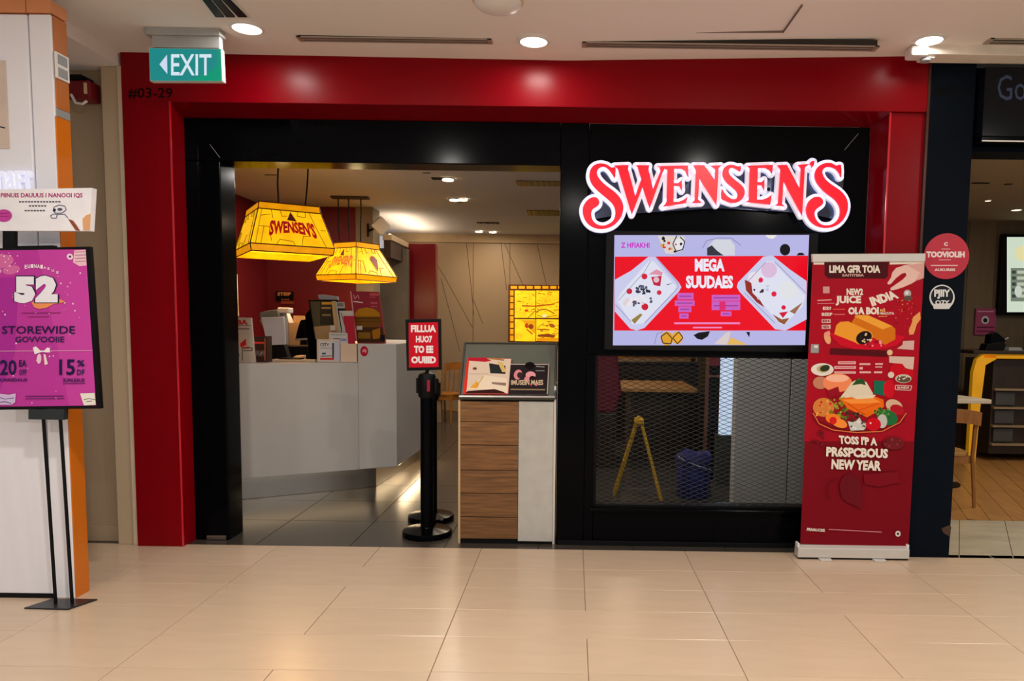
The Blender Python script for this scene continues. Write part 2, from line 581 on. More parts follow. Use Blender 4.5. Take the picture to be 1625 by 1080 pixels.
# ================================================================== RED PORTAL + BLACK FRAME
xl0, xl1 = at(190.5, 83, YR).x, at(270, 163, YR).x
xr0, xr1 = at(1415, 175, YR).x, at(1478, 90, YR).x
zt = 2.716
bl, br, bt = at(290, 190, YB).x, at(1383, 198, YB).x, 2.665
pt = setting('wall_front', (0, YR, 0), 'glossy red portal around the restaurant entrance')
box('pier_panel', RED, pt, xl0, xl1, YR, .2, 0, zt, .003)
box('pier_panel', RED, pt, xr0, xr1, YR + .02, .2, 0, zt, .003)
MB().box(xl0, xr1, YR, .2, zt + .0005, 3.06).build('header_panel', RED, pt, .003)
# splayed returns down to the black frame
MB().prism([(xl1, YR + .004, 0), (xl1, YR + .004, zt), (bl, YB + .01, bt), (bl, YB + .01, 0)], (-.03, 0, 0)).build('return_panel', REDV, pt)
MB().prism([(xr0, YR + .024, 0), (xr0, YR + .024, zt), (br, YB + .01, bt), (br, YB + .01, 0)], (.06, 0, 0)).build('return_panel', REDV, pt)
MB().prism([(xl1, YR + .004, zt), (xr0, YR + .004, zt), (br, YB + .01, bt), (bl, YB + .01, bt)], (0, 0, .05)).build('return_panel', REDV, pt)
box('corner_bead', mat('red_bead', (206, 20, 40), .15, coat=1), pt, xl1 - .006, xl1 + .004, YR - .006, YR + .004, 0, zt, .002)
box('corner_bead', mat('red_bead', (206, 20, 40), .15, coat=1), pt, xr0 - .006, xr0 + .006, YR + .012, YR + .022, 0, zt, .002)
pr = Print((0, YR, 0), FRONT)
pr.text('#03-29', (203, 139, 274, 157), (32, 4, 8), .02)
pr.build('unit_number', PRINT, pt)

fr = setting('trim_1', (0, YB, 0), 'glossy black frame of the entrance and sign wall')
jx = at(349, 252, YB).x
oz = 2.405
px0 = at(889, 300, YB).x
wx0, wx1, wz0, wz1 = .145, 1.56, .245, 1.235
box('jamb', BLACK, fr, bl, jx, YB, .2, 0, oz - .001, .006)
box('beam', BLACK, fr, bl, px0 - .001, YB, .2, oz, bt, .006)
box('post', BLACK, fr, px0, wx0 - .06, YB, .2, 0, bt, .006)
box('sign_panel', BLACK, fr, wx0 - .058, br, YB + .012, .2, wz1 + .002, bt, .004)
box('stile', BLACK, fr, wx0 - .058, wx0, YB + .006, .2, 0, wz1, .004)
box('stile', BLACK, fr, wx1, br, YB + .006, .2, 0, wz1, .004)
box('sill_panel', BLACK, fr, wx0 + .001, wx1 - .001, YB + .012, .2, 0, wz0 - .02, .004)
box('sill_ledge', BLACK, fr, wx0 - .02, wx1, YB - .02, .2, wz0 - .018, wz0, .003)
box('kick_plate', BLACKM, fr, px0 + .01, br - .01, YB - .008, YB + .011, 0, .03, .002)
box('jamb_foot', STEEL, fr, bl + .08, jx - .02, YB - .006, YB - .001, 0.004, .03)
# bevelled mitre fillets in the corners of the frame
for a, b in (((333, 229), (349, 250)), ((1340, 238), (1362, 212))):
    A, B = at(*a, YB - .0), at(*b, YB - .0)
    MB().tube([A, B], .0014, 6).build('mitre_joint', GREYP, fr)

# ---------------------------------------------------------------- window with wire screen
wn = setting('window_1', ((wx0 + wx1) / 2, .06, wz0), 'low shop window behind a fine diamond wire screen')
box('glass_pane', GLASS, wn, wx0, wx1, .085, .089, wz0, wz1)
for nm, a in (('frame_bar', (wx0, wx0 + .018, .04, .12, wz0, wz1)), ('frame_bar', (wx1 - .018, wx1, .04, .12, wz0, wz1)),
              ('frame_bar', (wx0 + .018, wx1 - .018, .04, .12, wz1 - .012, wz1)), ('frame_bar', (wx0 + .018, wx1 - .018, .04, .12, wz0, wz0 + .014))):
    box(nm, BLACKM, wn, *a)
wm = MB()
def wire(x0, z0, sl):
    # clip a straight wire to the window opening
    xa, xb = wx0 + .018, wx1 - .018
    za, zb = wz0 + .014, wz1 - .012
    t0, t1 = xa, xb
    for lim, sg in ((za, 1), (zb, -1)):
        # z = z0 + sl*(x-x0)
        xc = x0 + (lim - z0) / sl
        if sl * sg > 0:
            t0 = max(t0, xc)
        else:
            t1 = min(t1, xc)
    if t1 - t0 > .01:
        wm.tube([(t0, .05, z0 + sl * (t0 - x0)), (t1, .05, z0 + sl * (t1 - x0))], .0016, 4)
stp = .0285
k = -20
while wz0 + k * stp - .40 * 1.45 < wz1 + .1:
    wire(wx0, wz0 + k * stp, -.40)
    wire(wx0, wz0 + k * stp - .3, .40)
    k += 1
o = wm.build('wire_screen', MESHM, wn)
o['kind'] = 'stuff'

# ================================================================== SHOP NAME LETTERS
def A_(p): return (p[0] / 7.065 + 910, p[1] / 7.065 + 240)
def B_(p): return (p[0] / 7.065 + 1120, p[1] / 7.065 + 240)
LET = [
 ('letter_s', A_, [(470,175),(430,182),(380,150),(310,133),(240,150),(195,195),(178,260),(185,320),(215,380),(270,440),(340,500),(400,550),(445,600),(468,660),(465,730),(440,780),(390,815),(330,832),(260,815),(215,770),(200,710),(205,670),(225,640),(260,620),(285,595),(290,560),(270,525),(235,512),(185,525),(135,570),(105,630),(105,700),(130,770),(175,825),(240,860),(320,870),(400,855),(470,815),(525,750),(555,680),(560,610),(540,550),(500,490),(440,435),(370,385),(305,325),(270,270),(265,225),(285,190),(325,172),(365,180),(405,215),(440,265),(465,300),(472,240)]),
 ('letter_w', A_, [(455,158),(620,152),(612,200),(693,500),(762,310),(720,175),(700,155),(850,155),(842,205),(892,420),(978,215),(962,182),(1022,195),(1000,240),(855,640),(775,400),(655,710),(500,200)]),
 ('letter_e', A_, [(945,165),(1285,158),(1292,290),(1275,270),(1255,220),(1215,195),(1130,193),(1127,355),(1175,355),(1215,320),(1218,440),(1190,390),(1127,385),(1122,565),(1180,565),(1240,540),(1280,510),(1262,580),(1000,620),(1030,590),(1045,560),(1055,200),(1000,190)]),
 ('letter_n', A_, [(1345,155),(1465,155),(1585,320),(1592,200),(1540,160),(1660,155),(1628,190),(1605,600),(1412,300),(1398,540),(1438,575),(1325,580),(1360,545),(1375,210)]),
 ('letter_s', B_, [(395,165),(360,168),(310,152),(255,152),(205,185),(188,245),(200,300),(240,355),(300,405),(345,450),(358,495),(340,530),(305,535),(255,512),(210,465),(180,420),(175,525),(220,553),(300,578),(370,565),(420,520),(438,460),(425,405),(380,360),(320,312),(270,262),(258,222),(272,190),(305,183),(350,205),(388,225)]),
 ('letter_e', B_, [(470,160),(755,150),(745,250),(715,210),(670,185),(585,185),(580,345),(625,345),(660,310),(655,435),(630,380),(578,375),(575,540),(640,540),(700,515),(740,485),(725,595),(450,565),(485,545),(495,190)]),
 ('letter_n', B_, [(805,155),(910,150),(1055,420),(1070,190),(1035,150),(1165,140),(1112,180),(1082,720),(872,330),(857,590),(885,615),(775,605),(812,580),(840,200)]),
 ('apostrophe', B_, [(1175,125),(1195,105),(1220,110),(1215,150),(1185,190),(1190,155),(1170,150)]),
 ('letter_s', B_, [(1518,150),(1520,290),(1500,250),(1460,200),(1400,175),(1350,178),(1315,205),(1310,250),(1340,310),(1410,370),(1500,430),(1565,500),(1595,580),(1590,660),(1560,740),(1500,810),(1420,850),(1330,858),(1240,835),(1170,780),(1130,700),(1130,620),(1160,555),(1210,515),(1265,508),(1305,530),(1318,570),(1300,605),(1250,640),(1222,680),(1225,730),(1250,780),(1300,820),(1370,828),(1440,805),(1490,750),(1508,680),(1495,610),(1450,545),(1380,490),(1300,420),(1245,350),(1222,280),(1235,210),(1275,160),(1340,130),(1410,130),(1465,160)]),
]
YS_ = -.085
t = thing('shop_name_sign', 'lit red shop name in white outlined serif letters above the screen', 'sign', at(1132, 345, YS_))
SM = 'letter_s',
def smooth_poly(P):
    out = []
    n = len(P)
    for i in range(n):
        a, b, c, d = (Vector(P[(i + j) % n]) for j in (-1, 0, 1, 2))
        out += [tuple(b), tuple(b * .5625 + c * .5625 - a * .0625 - d * .0625)]
    return out
for idx, (nm, fn, P) in enumerate(LET):
    if nm == 'letter_s':
        P = smooth_poly(P)
    P2 = [fn(p) for p in P]
    Q = [at(x, y, YS_) for x, y in P2]
    w = .0205
    e = idx * .0004
    halo = MB()
    halo.prism([q + Vector((0, .012 + e, 0)) for q in Q], (0, .032, 0))
    n = len(Q)
    for i in range(n):
        a, b = Q[i], Q[(i + 1) % n]
        dv = (b - a)
        if dv.length < 1e-5:
            continue
        nv = Vector((-dv.z, 0, dv.x)).normalized() * w
        o_ = Vector((0, .012 + e, 0))
        halo.prism([a + nv + o_, b + nv + o_, b - nv + o_, a - nv + o_], (0, .032, 0))
        halo.prism([a + o_ + Vector((math.cos(j * math.pi / 6) * w, 0, math.sin(j * math.pi / 6) * w)) for j in range(12)], (0, .032, 0))
    ho = halo.build('outline_' + nm, SIGNW, t)
    MB().prism(Q, (0, .016 + e, 0)).build('face_' + nm, SIGNR, ho)
bp = MB().prism([at(x, y, -.018) for x, y in ((930, 350), (945, 262), (1340, 258), (1335, 350), (1280, 338), (1136, 330), (985, 340))], (0, .02, 0))
bp.build('backing_plate', mat('dark_mirror', (70, 76, 96), .12, metal=.8), t)
for q in ((960, 300), (1050, 300), (1136, 300), (1220, 300), (1305, 300)):
    a = at(*q, -.02)
    MB().tube([a, a + Vector((0, .04, 0))], .012, 8).build('standoff', BLACKM, t)

# ================================================================== SCREEN
a, b = at(973, 373, -.03), at(1281, 548, -.03)
t = thing('display_screen', 'wide lit menu screen showing a red dessert advert under the shop name', 'screen', ((a.x + b.x) / 2, -.03, b.z))
MB().box(a.x - .045, b.x + .045, -.028, .011, b.z - .045, a.z + .03).build('bezel', BLACKM, t, .006)
p = Print((0, -.028, 0), FRONT)
LAV = (186, 184, 232)
q = lambda x, y: (x / 4.78 + 960, y / 4.78 + 360)
Q = lambda L: [q(*z) for z in L]
p.poly(Q([(72, 62), (1549, 60), (1518, 895), (60, 897)]), LAV)
p.poly(Q([(75, 225), (1542, 218), (1522, 785), (70, 785)]), (240, 6, 32))
# dishes
for L in ([(75, 400), (200, 330), (330, 225), (385, 225), (560, 420), (580, 455), (560, 490), (300, 765), (240, 785), (190, 770), (75, 640)],
          [(1530, 410), (1400, 320), (1270, 215), (1200, 225), (1010, 420), (1000, 455), (1020, 490), (1290, 775), (1370, 785), (1530, 700)]):
    p.poly(Q(L), (206, 206, 240))
p.poly(Q([(90, 560), (120, 500), (330, 260), (370, 260), (540, 450), (530, 480), (290, 730), (210, 740)]), (226, 228, 244))
p.poly(Q([(1060, 440), (1220, 260), (1270, 260), (1520, 520), (1500, 600), (1360, 740), (1330, 735)]), (226, 228, 244))
for L, c in (([(1060, 400), (1110, 420), (1120, 500), (1180, 560), (1210, 610), (1150, 570), (1070, 480)], (150, 44, 34)),
             ([(1270, 660), (1340, 700), (1400, 690), (1360, 740), (1320, 720)], (150, 90, 50)),
             ([(1400, 640), (1500, 570), (1440, 660)], (156, 110, 84)),
             ([(330, 360), (390, 320), (440, 345), (430, 370), (380, 360)], (224, 150, 170)),
             ([(350, 380), (430, 370), (420, 450), (370, 440)], (196, 30, 66)),
             ([(460, 440), (520, 420), (480, 440)], (60, 50, 80)),
             ([(200, 705), (270, 655), (285, 665), (225, 735)], (150, 130, 60)),
             ([(1320, 650), (1390, 640), (1350, 690)], (214, 20, 50))):
    p.poly(Q(L), c)
for x, y, r, c in ((300, 375, 22, (214, 30, 60)), (185, 487, 22, (206, 30, 56)), (411, 497, 18, (214, 40, 70)), (303, 605, 26, (206, 24, 50)),
                   (1180, 402, 20, (236, 60, 96)), (1282, 508, 20, (236, 50, 86)), (1355, 610, 17, (226, 20, 60)),
                   (1245, 325, 60, (222, 190, 222)), (1130, 385, 45, (234, 226, 236)), (1390, 480, 70, (228, 230, 234)), (390, 400, 22, (230, 190, 200))):
    p.ell(*q(x, y), r / 4.78, r / 4.78, c)
for x, y, r in ((1285, 508, 16), (1180, 402, 16)):
    p.ell(*q(x, y), r / 4.78, r / 4.78, (226, 30, 70))
p.blobs(*q(240, 440), *q(340, 510), 26, 3.0, [(60, 60, 84), (90, 90, 120), (40, 40, 60)])
p.blobs(*q(140, 520), *q(350, 600), 14, 4.5, [(240, 232, 236), (226, 210, 212), (90, 84, 104)])
p.blobs(*q(1130, 440), *q(1240, 560), 10, 4, [(60, 40, 50), (226, 226, 240), (200, 204, 230)])
for L in ([(100, 560), (300, 340), (345, 260)], [(385, 230), (555, 430), (555, 460), (300, 730)], [(80, 590), (200, 720)], [(1080, 420), (1220, 265)], [(1290, 265), (1525, 500)], [(1290, 730), (1060, 500)]):
    p.line(Q(L), .7, (110, 106, 150))
p.text('MEGA', (*q(682, 240), *q(908, 338)), (238, 238, 252), .05)
p.text('SUUDAES', (*q(614, 368), *q(972, 466)), (238, 238, 252), .05)
for r in ((550, 500, 672, 550), (530, 556, 680, 598), (557, 602, 655, 646), (565, 655, 634, 695), (810, 514, 1026, 560), (810, 564, 1026, 630), (878, 640, 960, 676)):
    p.rect(*q(r[0], r[1]), *q(r[2], r[3]), (206, 96, 196))
    p.line([q(r[0] + 15, (r[1] + r[3]) / 2), q(r[2] - 15, (r[1] + r[3]) / 2)], 1.6, (150, 60, 150))
p.rect(*q(868, 566), *q(914, 628), (226, 40, 110))
p.line([q(525, 730), q(1025, 730)], 3, (240, 130, 190))
p.line([q(668, 762), q(888, 762)], 2.4, (240, 140, 200))
p.text('Z HFIAKHI', (*q(122, 118), *q(338, 158)), (206, 40, 200), .03)
# upper and lower vignettes of ice cream
p.poly(Q([(400, 66), (600, 70), (610, 110), (580, 180), (520, 205), (460, 200)]), (222, 214, 206))
p.ell(*q(560, 130), 8, 9, (232, 232, 236))
p.line(Q([(545, 66), (515, 130), (540, 185), (590, 170), (606, 110), (570, 75)]), 1.6, (24, 20, 30))
p.blobs(*q(430, 80), *q(600, 190), 12, 3.4, [(210, 60, 60), (226, 170, 60), (30, 26, 40)])
p.poly(Q([(775, 216), (790, 140), (830, 95), (950, 95), (985, 140), (985, 216)]), (214, 216, 226))
p.poly(Q([(775, 216), (775, 160), (810, 138), (850, 180), (900, 216)]), (50, 50, 60))
p.line(Q([(740, 160), (770, 105), (860, 82), (960, 85), (1030, 138)]), .8, (110, 108, 150))
p.ell(*q(1366, 172), 8.2, 9.2, (10, 8, 14))
p.poly(Q([(1452, 216), (1470, 195), (1500, 195), (1516, 214)]), (20, 16, 22))
p.poly(Q([(1215, 62), (1240, 84), (1275, 90), (1306, 62)]), (240, 236, 226))
p.ell(*q(470, 845), 10, 11, (226, 160, 44))
p.ell(*q(548, 840), 9, 10, (236, 170, 50))
p.line(Q([(425, 830), (470, 800), (510, 845), (500, 885), (440, 880), (425, 830)]), 1.5, (30, 24, 30))
p.line(Q([(515, 840), (560, 795), (592, 840), (550, 885), (515, 840)]), 1.5, (30, 24, 30))
p.poly(Q([(672, 820), (710, 800), (797, 790), (780, 830), (735, 856), (700, 848)]), (12, 10, 16))
p.poly(Q([(830, 885), (920, 800), (955, 790), (940, 850), (925, 893)]), (222, 206, 206))
p.poly(Q([(925, 893), (955, 835), (1085, 893)]), (232, 184, 96))
p.poly(Q([(1070, 796), (1100, 796), (1095, 836)]), (14, 12, 20))
p.line(Q([(375, 890), (395, 810), (440, 795)]), .7, (110, 108, 150))
p.build('picture', SCREEN, t)

# ================================================================== LEFT: BEIGE PASSAGE WALL, WHITE COLUMN
wl = setting('wall_left', (-3.4, .0, 0), 'beige plastered wall left of the red portal')
px1 = at(161, 110, -.11).x
box('wall_panel', BEIGEW, wl, -5.2, px1, -.05, .2, 0, 2.925)
box('pilaster', BEIGEP, wl, px1, at(187, 100, -.12).x, -.12, .2, 0, 2.925, .004)
box('edge_strip', mat('edge_cream', (226, 208, 180), .6), wl, at(187, 100, -.12).x, xl0 - .002, -.135, .2, 0, 2.925, .003)
bb = struct(MB().box(-5.2, px1 - .002, -.062, -.05, 0, .10).build('baseboard_left', BEIGEW, None, .003))
# red alarm box on the wall
a, b = at(112, 124, -.12), at(150, 166, -.12)
t = thing('alarm_box', 'dark red alarm box high on the beige wall beside the white column', 'alarm', ((a.x + b.x) / 2, -.06, b.z))
MB().box(a.x, b.x, -.16, -.05, b.z + .02, a.z - .02).build('housing', mat('alarm_red', (120, 20, 28), .4), t, .012)
MB().box(a.x - .005, b.x - .04, -.17, -.05, a.z - .02, a.z + .01).build('lid', BLACKM, t, .008)
MB().tube([at(113, 150, -.17), at(120, 163, -.18), at(131, 165, -.18), at(138, 160, -.17)], .008, 8).build('rim', WHITE, t, smooth=True)
MB().box(b.x - .03, b.x - .015, -.168, -.158, b.z + .05, a.z - .04).build('key_strip', CREAM, t)

cy = -1.02
cl = setting('wall_right' if False else 'trim_2', (-3.2, cy, 0), 'white clad column with orange edge at the left')
sx = fl(82, 950).x
ex = at(88, 60, cy).x
ex = (ex + fl(119, 945).x) / 2
rx = ex + .006
cb = cy + .105
box('clad_panel', WHITEP, cl, -4.6, sx - .004, cy, cb, .02, 2.86, .006)
box('clad_panel', WHITEP, cl, sx + .004, ex, cy, cb, 0, 2.86, .004)
box('joint', BLACKM, cl, sx - .004, sx + .004, cy + .02, cb - .01, 0, 2.86)
box('edge_panel', ORANGE, cl, ex + .001, rx, cy + .001, cb, 0, 2.39, .003)
box('edge_panel', mat('orange_upper', (190, 112, 52), .35), cl, ex + .001, rx, cy + .012, cb, 2.43, 2.86, .003)
box('edge_block', GREYP, cl, ex + .001, rx, cy + .012, cb, 2.391, 2.429, .002)
box('fascia', ORANGEP, cl, -4.6, sx - .002, cy - .01, cb, 2.865, 2.924, .003)
box('fascia', ORANGEP, cl, sx + .002, rx + .004, cy - .01, cb, 2.865, 2.924, .003)
box('base_strip', BLACKM, cl, -4.6, sx, cy - .006, cy + .03, 0, .018)
# small double socket plate on the orange edge
a, b = at(90, 84, cy), at(107, 118, cy)
zpl = (a.z + b.z) / 2
t = thing('wall_plate', 'small white plate with two square openings on the orange column edge', 'wall plate', ((ex + rx) / 2, cy - .01, zpl - .06))
MB().box(rx, rx + .008, cy + .006, cb - .004, zpl - .062, zpl + .062).build('plate', WHITE, t, .003)
for dz in (-.03, .03):
    MB().box(rx + .006, rx + .011, cy + .02, cb - .02, zpl + dz - .022, zpl + dz + .022).build('opening', GREYP, t, .002)
# printed sheet and raised letters on the column
t = thing('wall_print', 'beige printed sheet on the white column at the left edge', 'poster', at(6, 236, cy))
a, b = at(-40, 96, cy), at(16, 236, cy)
MB().box(a.x, b.x, cy - .006, cy - .001, b.z, a.z).build('sheet', mat('beige_print', (214, 196, 182), .5), t)
p = Print((0, cy - .006, 0), FRONT)
p.line([(-6, 205), (0, 201), (8, 203)], 2, (40, 44, 66))
p.build('brush_mark', PRINT, t)
t = thing('column_lettering', 'pale raised letters on the white column above the promotional card', 'sign', at(30, 300, cy))
vs_, fs_ = glyphs('naFr', .012, 3)
ax, bx = min(v[0] for v in vs_), max(v[0] for v in vs_)
ay, by = min(v[1] for v in vs_), max(v[1] for v in vs_)
# one piece per glyph
xs = -2
for ch, wpx in (('n', 17), ('a', 15), ('F', 15), ('r', 12)):
    v, f = glyphs(ch, .02, 3)
    a0, a1 = min(k[0] for k in v), max(k[0] for k in v)
    b0, b1 = min(k[1] for k in v), max(k[1] for k in v)
    P, Qb = at(xs, 304, cy), at(xs + wpx - 2, 272, cy)
    m3 = MB()
    for dy in (-.02, -.003):
        m3.add([(P.x + (k[0] - a0) / (a1 - a0) * (Qb.x - P.x), cy + dy, P.z + (k[1] - b0) / (b1 - b0) * (Qb.z - P.z)) for k in v], f)
    n0 = len(v)
    from collections import Counter
    cnt = Counter()
    for g in f:
        for i in range(len(g)):
            cnt[tuple(sorted((g[i], g[(i + 1) % len(g)])))] += 1
    m3.f += [(i, j, j + n0, i + n0) for (i, j), c in cnt.items() if c == 1]
    m3.build('letter', SIGNW, t)
    xs += wpx

# ================================================================== PINK POSTER STAND
PY = -1.16
base = [fl(38, 966), fl(108, 968), fl(155, 952), fl(84, 951)]
bc = sum(base, Vector()) / 4
t = thing('poster_stand', 'pink and purple sale poster on a black stand with two thin poles', 'sign stand', (bc.x, bc.y, 0))
MB().prism(base, (0, 0, .008)).build('base_plate', mat('dark_steel', (54, 54, 56), .3, metal=.5), t, .002)
pz = at(75, 655, PY).z
for pxp, top in ((83, 65), (110, 92)):
    f0 = fl(pxp, 962)
    g = at(top, 650, PY)
    MB().tube([(f0.x, bc.y, .008), (f0.x * .6 + g.x * .4, bc.y * .6 + PY * .4, .6), (g.x, PY + .012, g.z)], .008, 10).build('pole', BLACKM, t, smooth=True)
MB().prism([at(x, y, PY - .012) for x, y in ((45, 648), (102, 648), (101, 666), (45, 665))], (0, .03, 0)).build('clamp', mat('clamp_black', (34, 42, 44), .5), t)
MB().prism([at(x, y, PY - .012) for x, y in ((-16, 394), (142, 391), (159, 648), (-10, 650))], (0, .025, 0)).build('poster_frame', BLACKM, t)
MB().prism([at(x, y, PY) for x, y in ((28, 390), (84, 389), (84, 396), (28, 396))], (0, .03, 0)).build('top_clip', BLACKM, t)
MB().prism([at(x, y, PY + .005) for x, y in ((4, 366), (23, 366), (23, 394), (4, 394))], (0, .02, 0)).build('card_post', BLACKM, t)
p = Print((0, PY - .012, 0), FRONT)
PINK = (190, 60, 160)
p.poly([(-10, 397), (136, 395.5), (152.5, 643), (-6, 645)], PINK)
p.poly([(60, 396), (136, 395.5), (152.5, 643), (110, 643)], (200, 70, 166))
p.poly([(-10, 440), (30, 440), (24, 560), (-8, 640)], (172, 48, 156))
for x, y, r in ((0, 415, 22), (18, 428, 14)):
    p.ell(x, y, r, r * .5, (214, 110, 170), -10)
p.poly([(118, 397), (136, 396), (137.5, 421), (126, 422), (116, 416)], (238, 196, 206))
for k in range(4):
    p.line([(119, 400 + k * 5), (136.5, 399 + k * 5)], .8, (110, 50, 110))
p.ell(111, 407, 5.2, 4.6, (240, 220, 232), 30)
p.ell(111, 407, 2, 1.8, (90, 40, 80))
p.blobs(-4, 400, 28, 432, 22, 1.6, [(244, 206, 226), (250, 236, 244), (226, 140, 190)])
p.blobs(2, 432, 130, 500, 22, 1.8, [(250, 226, 240), (232, 150, 200), (226, 120, 190)])
p.blobs(2, 500, 140, 640, 16, 1.6, [(246, 214, 236), (226, 130, 196)])
for k, (x, y) in enumerate(((41, 423), (46, 422.5), (51, 422), (56, 422), (61, 422), (66, 423), (71, 424.5), (77, 426), (84, 429), (91, 432))):
    p.text('EUINAIASUS'[k], (x - 2, y - (3 if k < 6 else 1.8), x + 2, y + (3 if k < 6 else 1.8)), (252, 236, 250), .03)
p.poly([(50, 480), (62, 473), (78, 474), (92, 473), (103, 478), (95, 481), (85, 482), (74, 488), (62, 490), (54, 487)], (240, 150, 96))
p.text('5', (21.2, 437, 58.5, 483), (44, 34, 66), .09)
p.text('2', (54, 436, 94, 481), (44, 34, 66), .09)
p.text('5', (22.8, 438.5, 56, 481), (240, 240, 250), .085)
p.text('2', (56, 437, 91.5, 479.5), (240, 240, 250), .085)
p.line([(34, 496.5), (96, 496)], 1, (120, 36, 96))
p.line([(44, 502.5), (78, 502)], 1, (140, 44, 110))
p.text('STOREWIDE', (3, 517, 119, 529.5), (38, 26, 74), .012)
p.text('GOVVOOIIE', (24, 533.5, 102, 543), (60, 34, 90), .02)
p.line([(-8, 557), (147, 556)], .8, (236, 170, 212))
p.poly([(52, 551), (58, 550), (64, 556), (70, 556), (75, 551), (79, 552), (79, 559), (74, 559), (67, 558), (60, 560), (55, 562)], (248, 240, 244))
p.ell(62, 569, 3.6, 8, (240, 206, 224), 4)
p.poly([(69, 562), (72, 562), (76, 577), (71, 579)], (246, 222, 224))
p.text('20', (0, 570.5, 26, 595), (34, 26, 74), .02)
p.text('15', (94, 570, 119, 595), (34, 26, 74), .02)
for x0, x1 in ((30, 42), (122, 134)):
    p.text('%' if x0 > 100 else 'EA', (x0, 571, x1, 581.5), (44, 34, 84), .03)
    p.text('OFF' if x0 < 100 else 'DF', (x0, 586, x1, 595), (60, 44, 100), .03)
p.text('UARIIDAUS', (0, 600, 43, 605), (60, 30, 96), .03)
p.text('SUNLEAUS', (100, 600, 134, 606), (60, 30, 96), .03)
p.line([(100, 608.5), (135, 608)], 1, (50, 24, 80))
p.line([(40, 628.5), (101, 628)], 1, (50, 24, 80))
p.line([(40, 632.5), (102, 632)], 1, (50, 24, 80))
p.poly([(127, 624), (150, 623), (152, 642), (133, 643)], (236, 232, 222))
p.line([(133, 634), (141, 632), (151, 634)], 1, (60, 60, 60))
p.line([(137, 637), (146, 636)], 1, (60, 60, 60))
p.poly([(-6, 624), (14, 626), (25, 624), (24, 638), (18, 642), (-6, 642)], (212, 190, 232))
p.line([(-2, 630), (8, 633), (22, 631)], 1, (60, 40, 110))
p.line([(0, 638), (8, 637), (18, 640)], 1.2, (60, 40, 110))
p.build('poster_print', PRINTG, t)
# white card clipped above it
CYD = PY - .0
t = thing('promotion_card', 'white tent card with pink heading fixed above the pink poster', 'card', at(60, 368, CYD))
MB().prism([at(x, y, CYD) for x, y in ((-40, 301), (146, 298), (142, 366), (-40, 366))], (0, .035, 0)).build('card_body', mat('card_white', (244, 244, 252), .5), t)
p = Print((0, CYD, 0), FRONT)
p.text('PIINUIS DAUUUS I NANOOI IQS', (1, 306, 131, 314.5), (176, 30, 116), .03)
for x0, x1, y in ((30, 99, 320), (46, 75, 326.5), (39, 73, 334)):
    k = x0
    while k < x1 - 3:
        p.rect(k, y - 1, k + 3.4, y + 1, (70, 70, 90))
        k += 4.8
p.ell(6, 342, 13, 10, (196, 70, 160))
p.line([(-4, 339), (14, 338)], 1, (140, 30, 110))
p.line([(-4, 343), (15, 343)], 1, (140, 30, 110))
for pts in ([(84, 334), (86, 328), (94, 325), (103, 327), (105, 333), (98, 338), (88, 338), (84, 334)],
            [(80, 342), (86, 339), (91, 341), (89, 346), (82, 346), (80, 342)], [(91, 340), (103, 340), (108, 346)]):
    p.line(pts, 1, (40, 50, 110))
p.ell(86.5, 333, 2, 2.4, (40, 44, 70))
p.ell(95, 332, 4, 2.2, (80, 84, 110))
p.poly([(108, 347), (116, 350), (122, 358), (127, 366), (120, 365), (113, 355)], (150, 80, 60))
p.poly([(131, 347), (137, 341), (144, 339), (143, 365), (132, 365)], (226, 170, 120))
p.build('card_print', PRINT, t)

# ================================================================== EXIT SIGN, CAMERA
EY = fl(295, 44, ZC).y
EY = max(EY, -.62)
t = thing('exit_sign', 'lit green exit sign with left arrow hanging from the ceiling', 'sign', at(295, 130, EY))
zz = zc(-2.4)
MB().prism([at(x, y, EY) for x, y in ((236.5, 76), (351, 77.5), (353.5, 129), (238, 128.5))], (0, .035, 0)).build('sign_body', mat('exit_body', (224, 226, 220), .4), t)
a, b = at(232, 44, EY), at(352, 76, EY)
MB().box(a.x, b.x, EY - .02, EY + .05, b.z + .06, zz).build('mount_box', mat('mount_grey', (170, 172, 172), .4), t, .004)
MB().box(a.x + .03, b.x - .01, EY - .004, EY + .035, b.z - .002, b.z + .06).build('mount_plate', mat('mount_grey', (170, 172, 172), .4), t, .002)
p = Print((0, EY, 0), FRONT)
p.poly([(237, 76.5), (350.6, 78), (352, 128.6), (238.6, 128)], (28, 140, 138))
p.poly([(329, 117), (345, 104), (345.5, 78), (350.6, 78), (352, 128.6), (300, 128.3)], (0, 156, 120))
p.poly([(253, 102), (265, 86.5), (265.6, 117.5)], (214, 228, 250))
p.text('EXIT', (271.5, 86, 335.5, 119.5), (222, 240, 250), .012)
p.build('sign_print', EXITM, t)

a, b = at(1437, 83, -.26), at(1478, 103, -.26)
t = thing('security_camera', 'small white camera box under the ceiling above the red corner', 'camera', ((a.x + b.x) / 2, -.22, b.z + .01))
MB().box(a.x, b.x - .05, -.34, -.24, b.z + .025, zc(2) - .003).build('housing', WHITE, t, .014)
MB().box(b.x - .055, b.x, -.31, -.22, b.z + .02, zc(2) - .003).build('bracket', WHITE, t, .008)
MB().lathe((b.x - .05, -.29, b.z + .022), [(.022, .006), (.03, 0), (.028, -.014), (.012, -.022)], 20).build('lens_dome', GREYP, t, smooth=True)

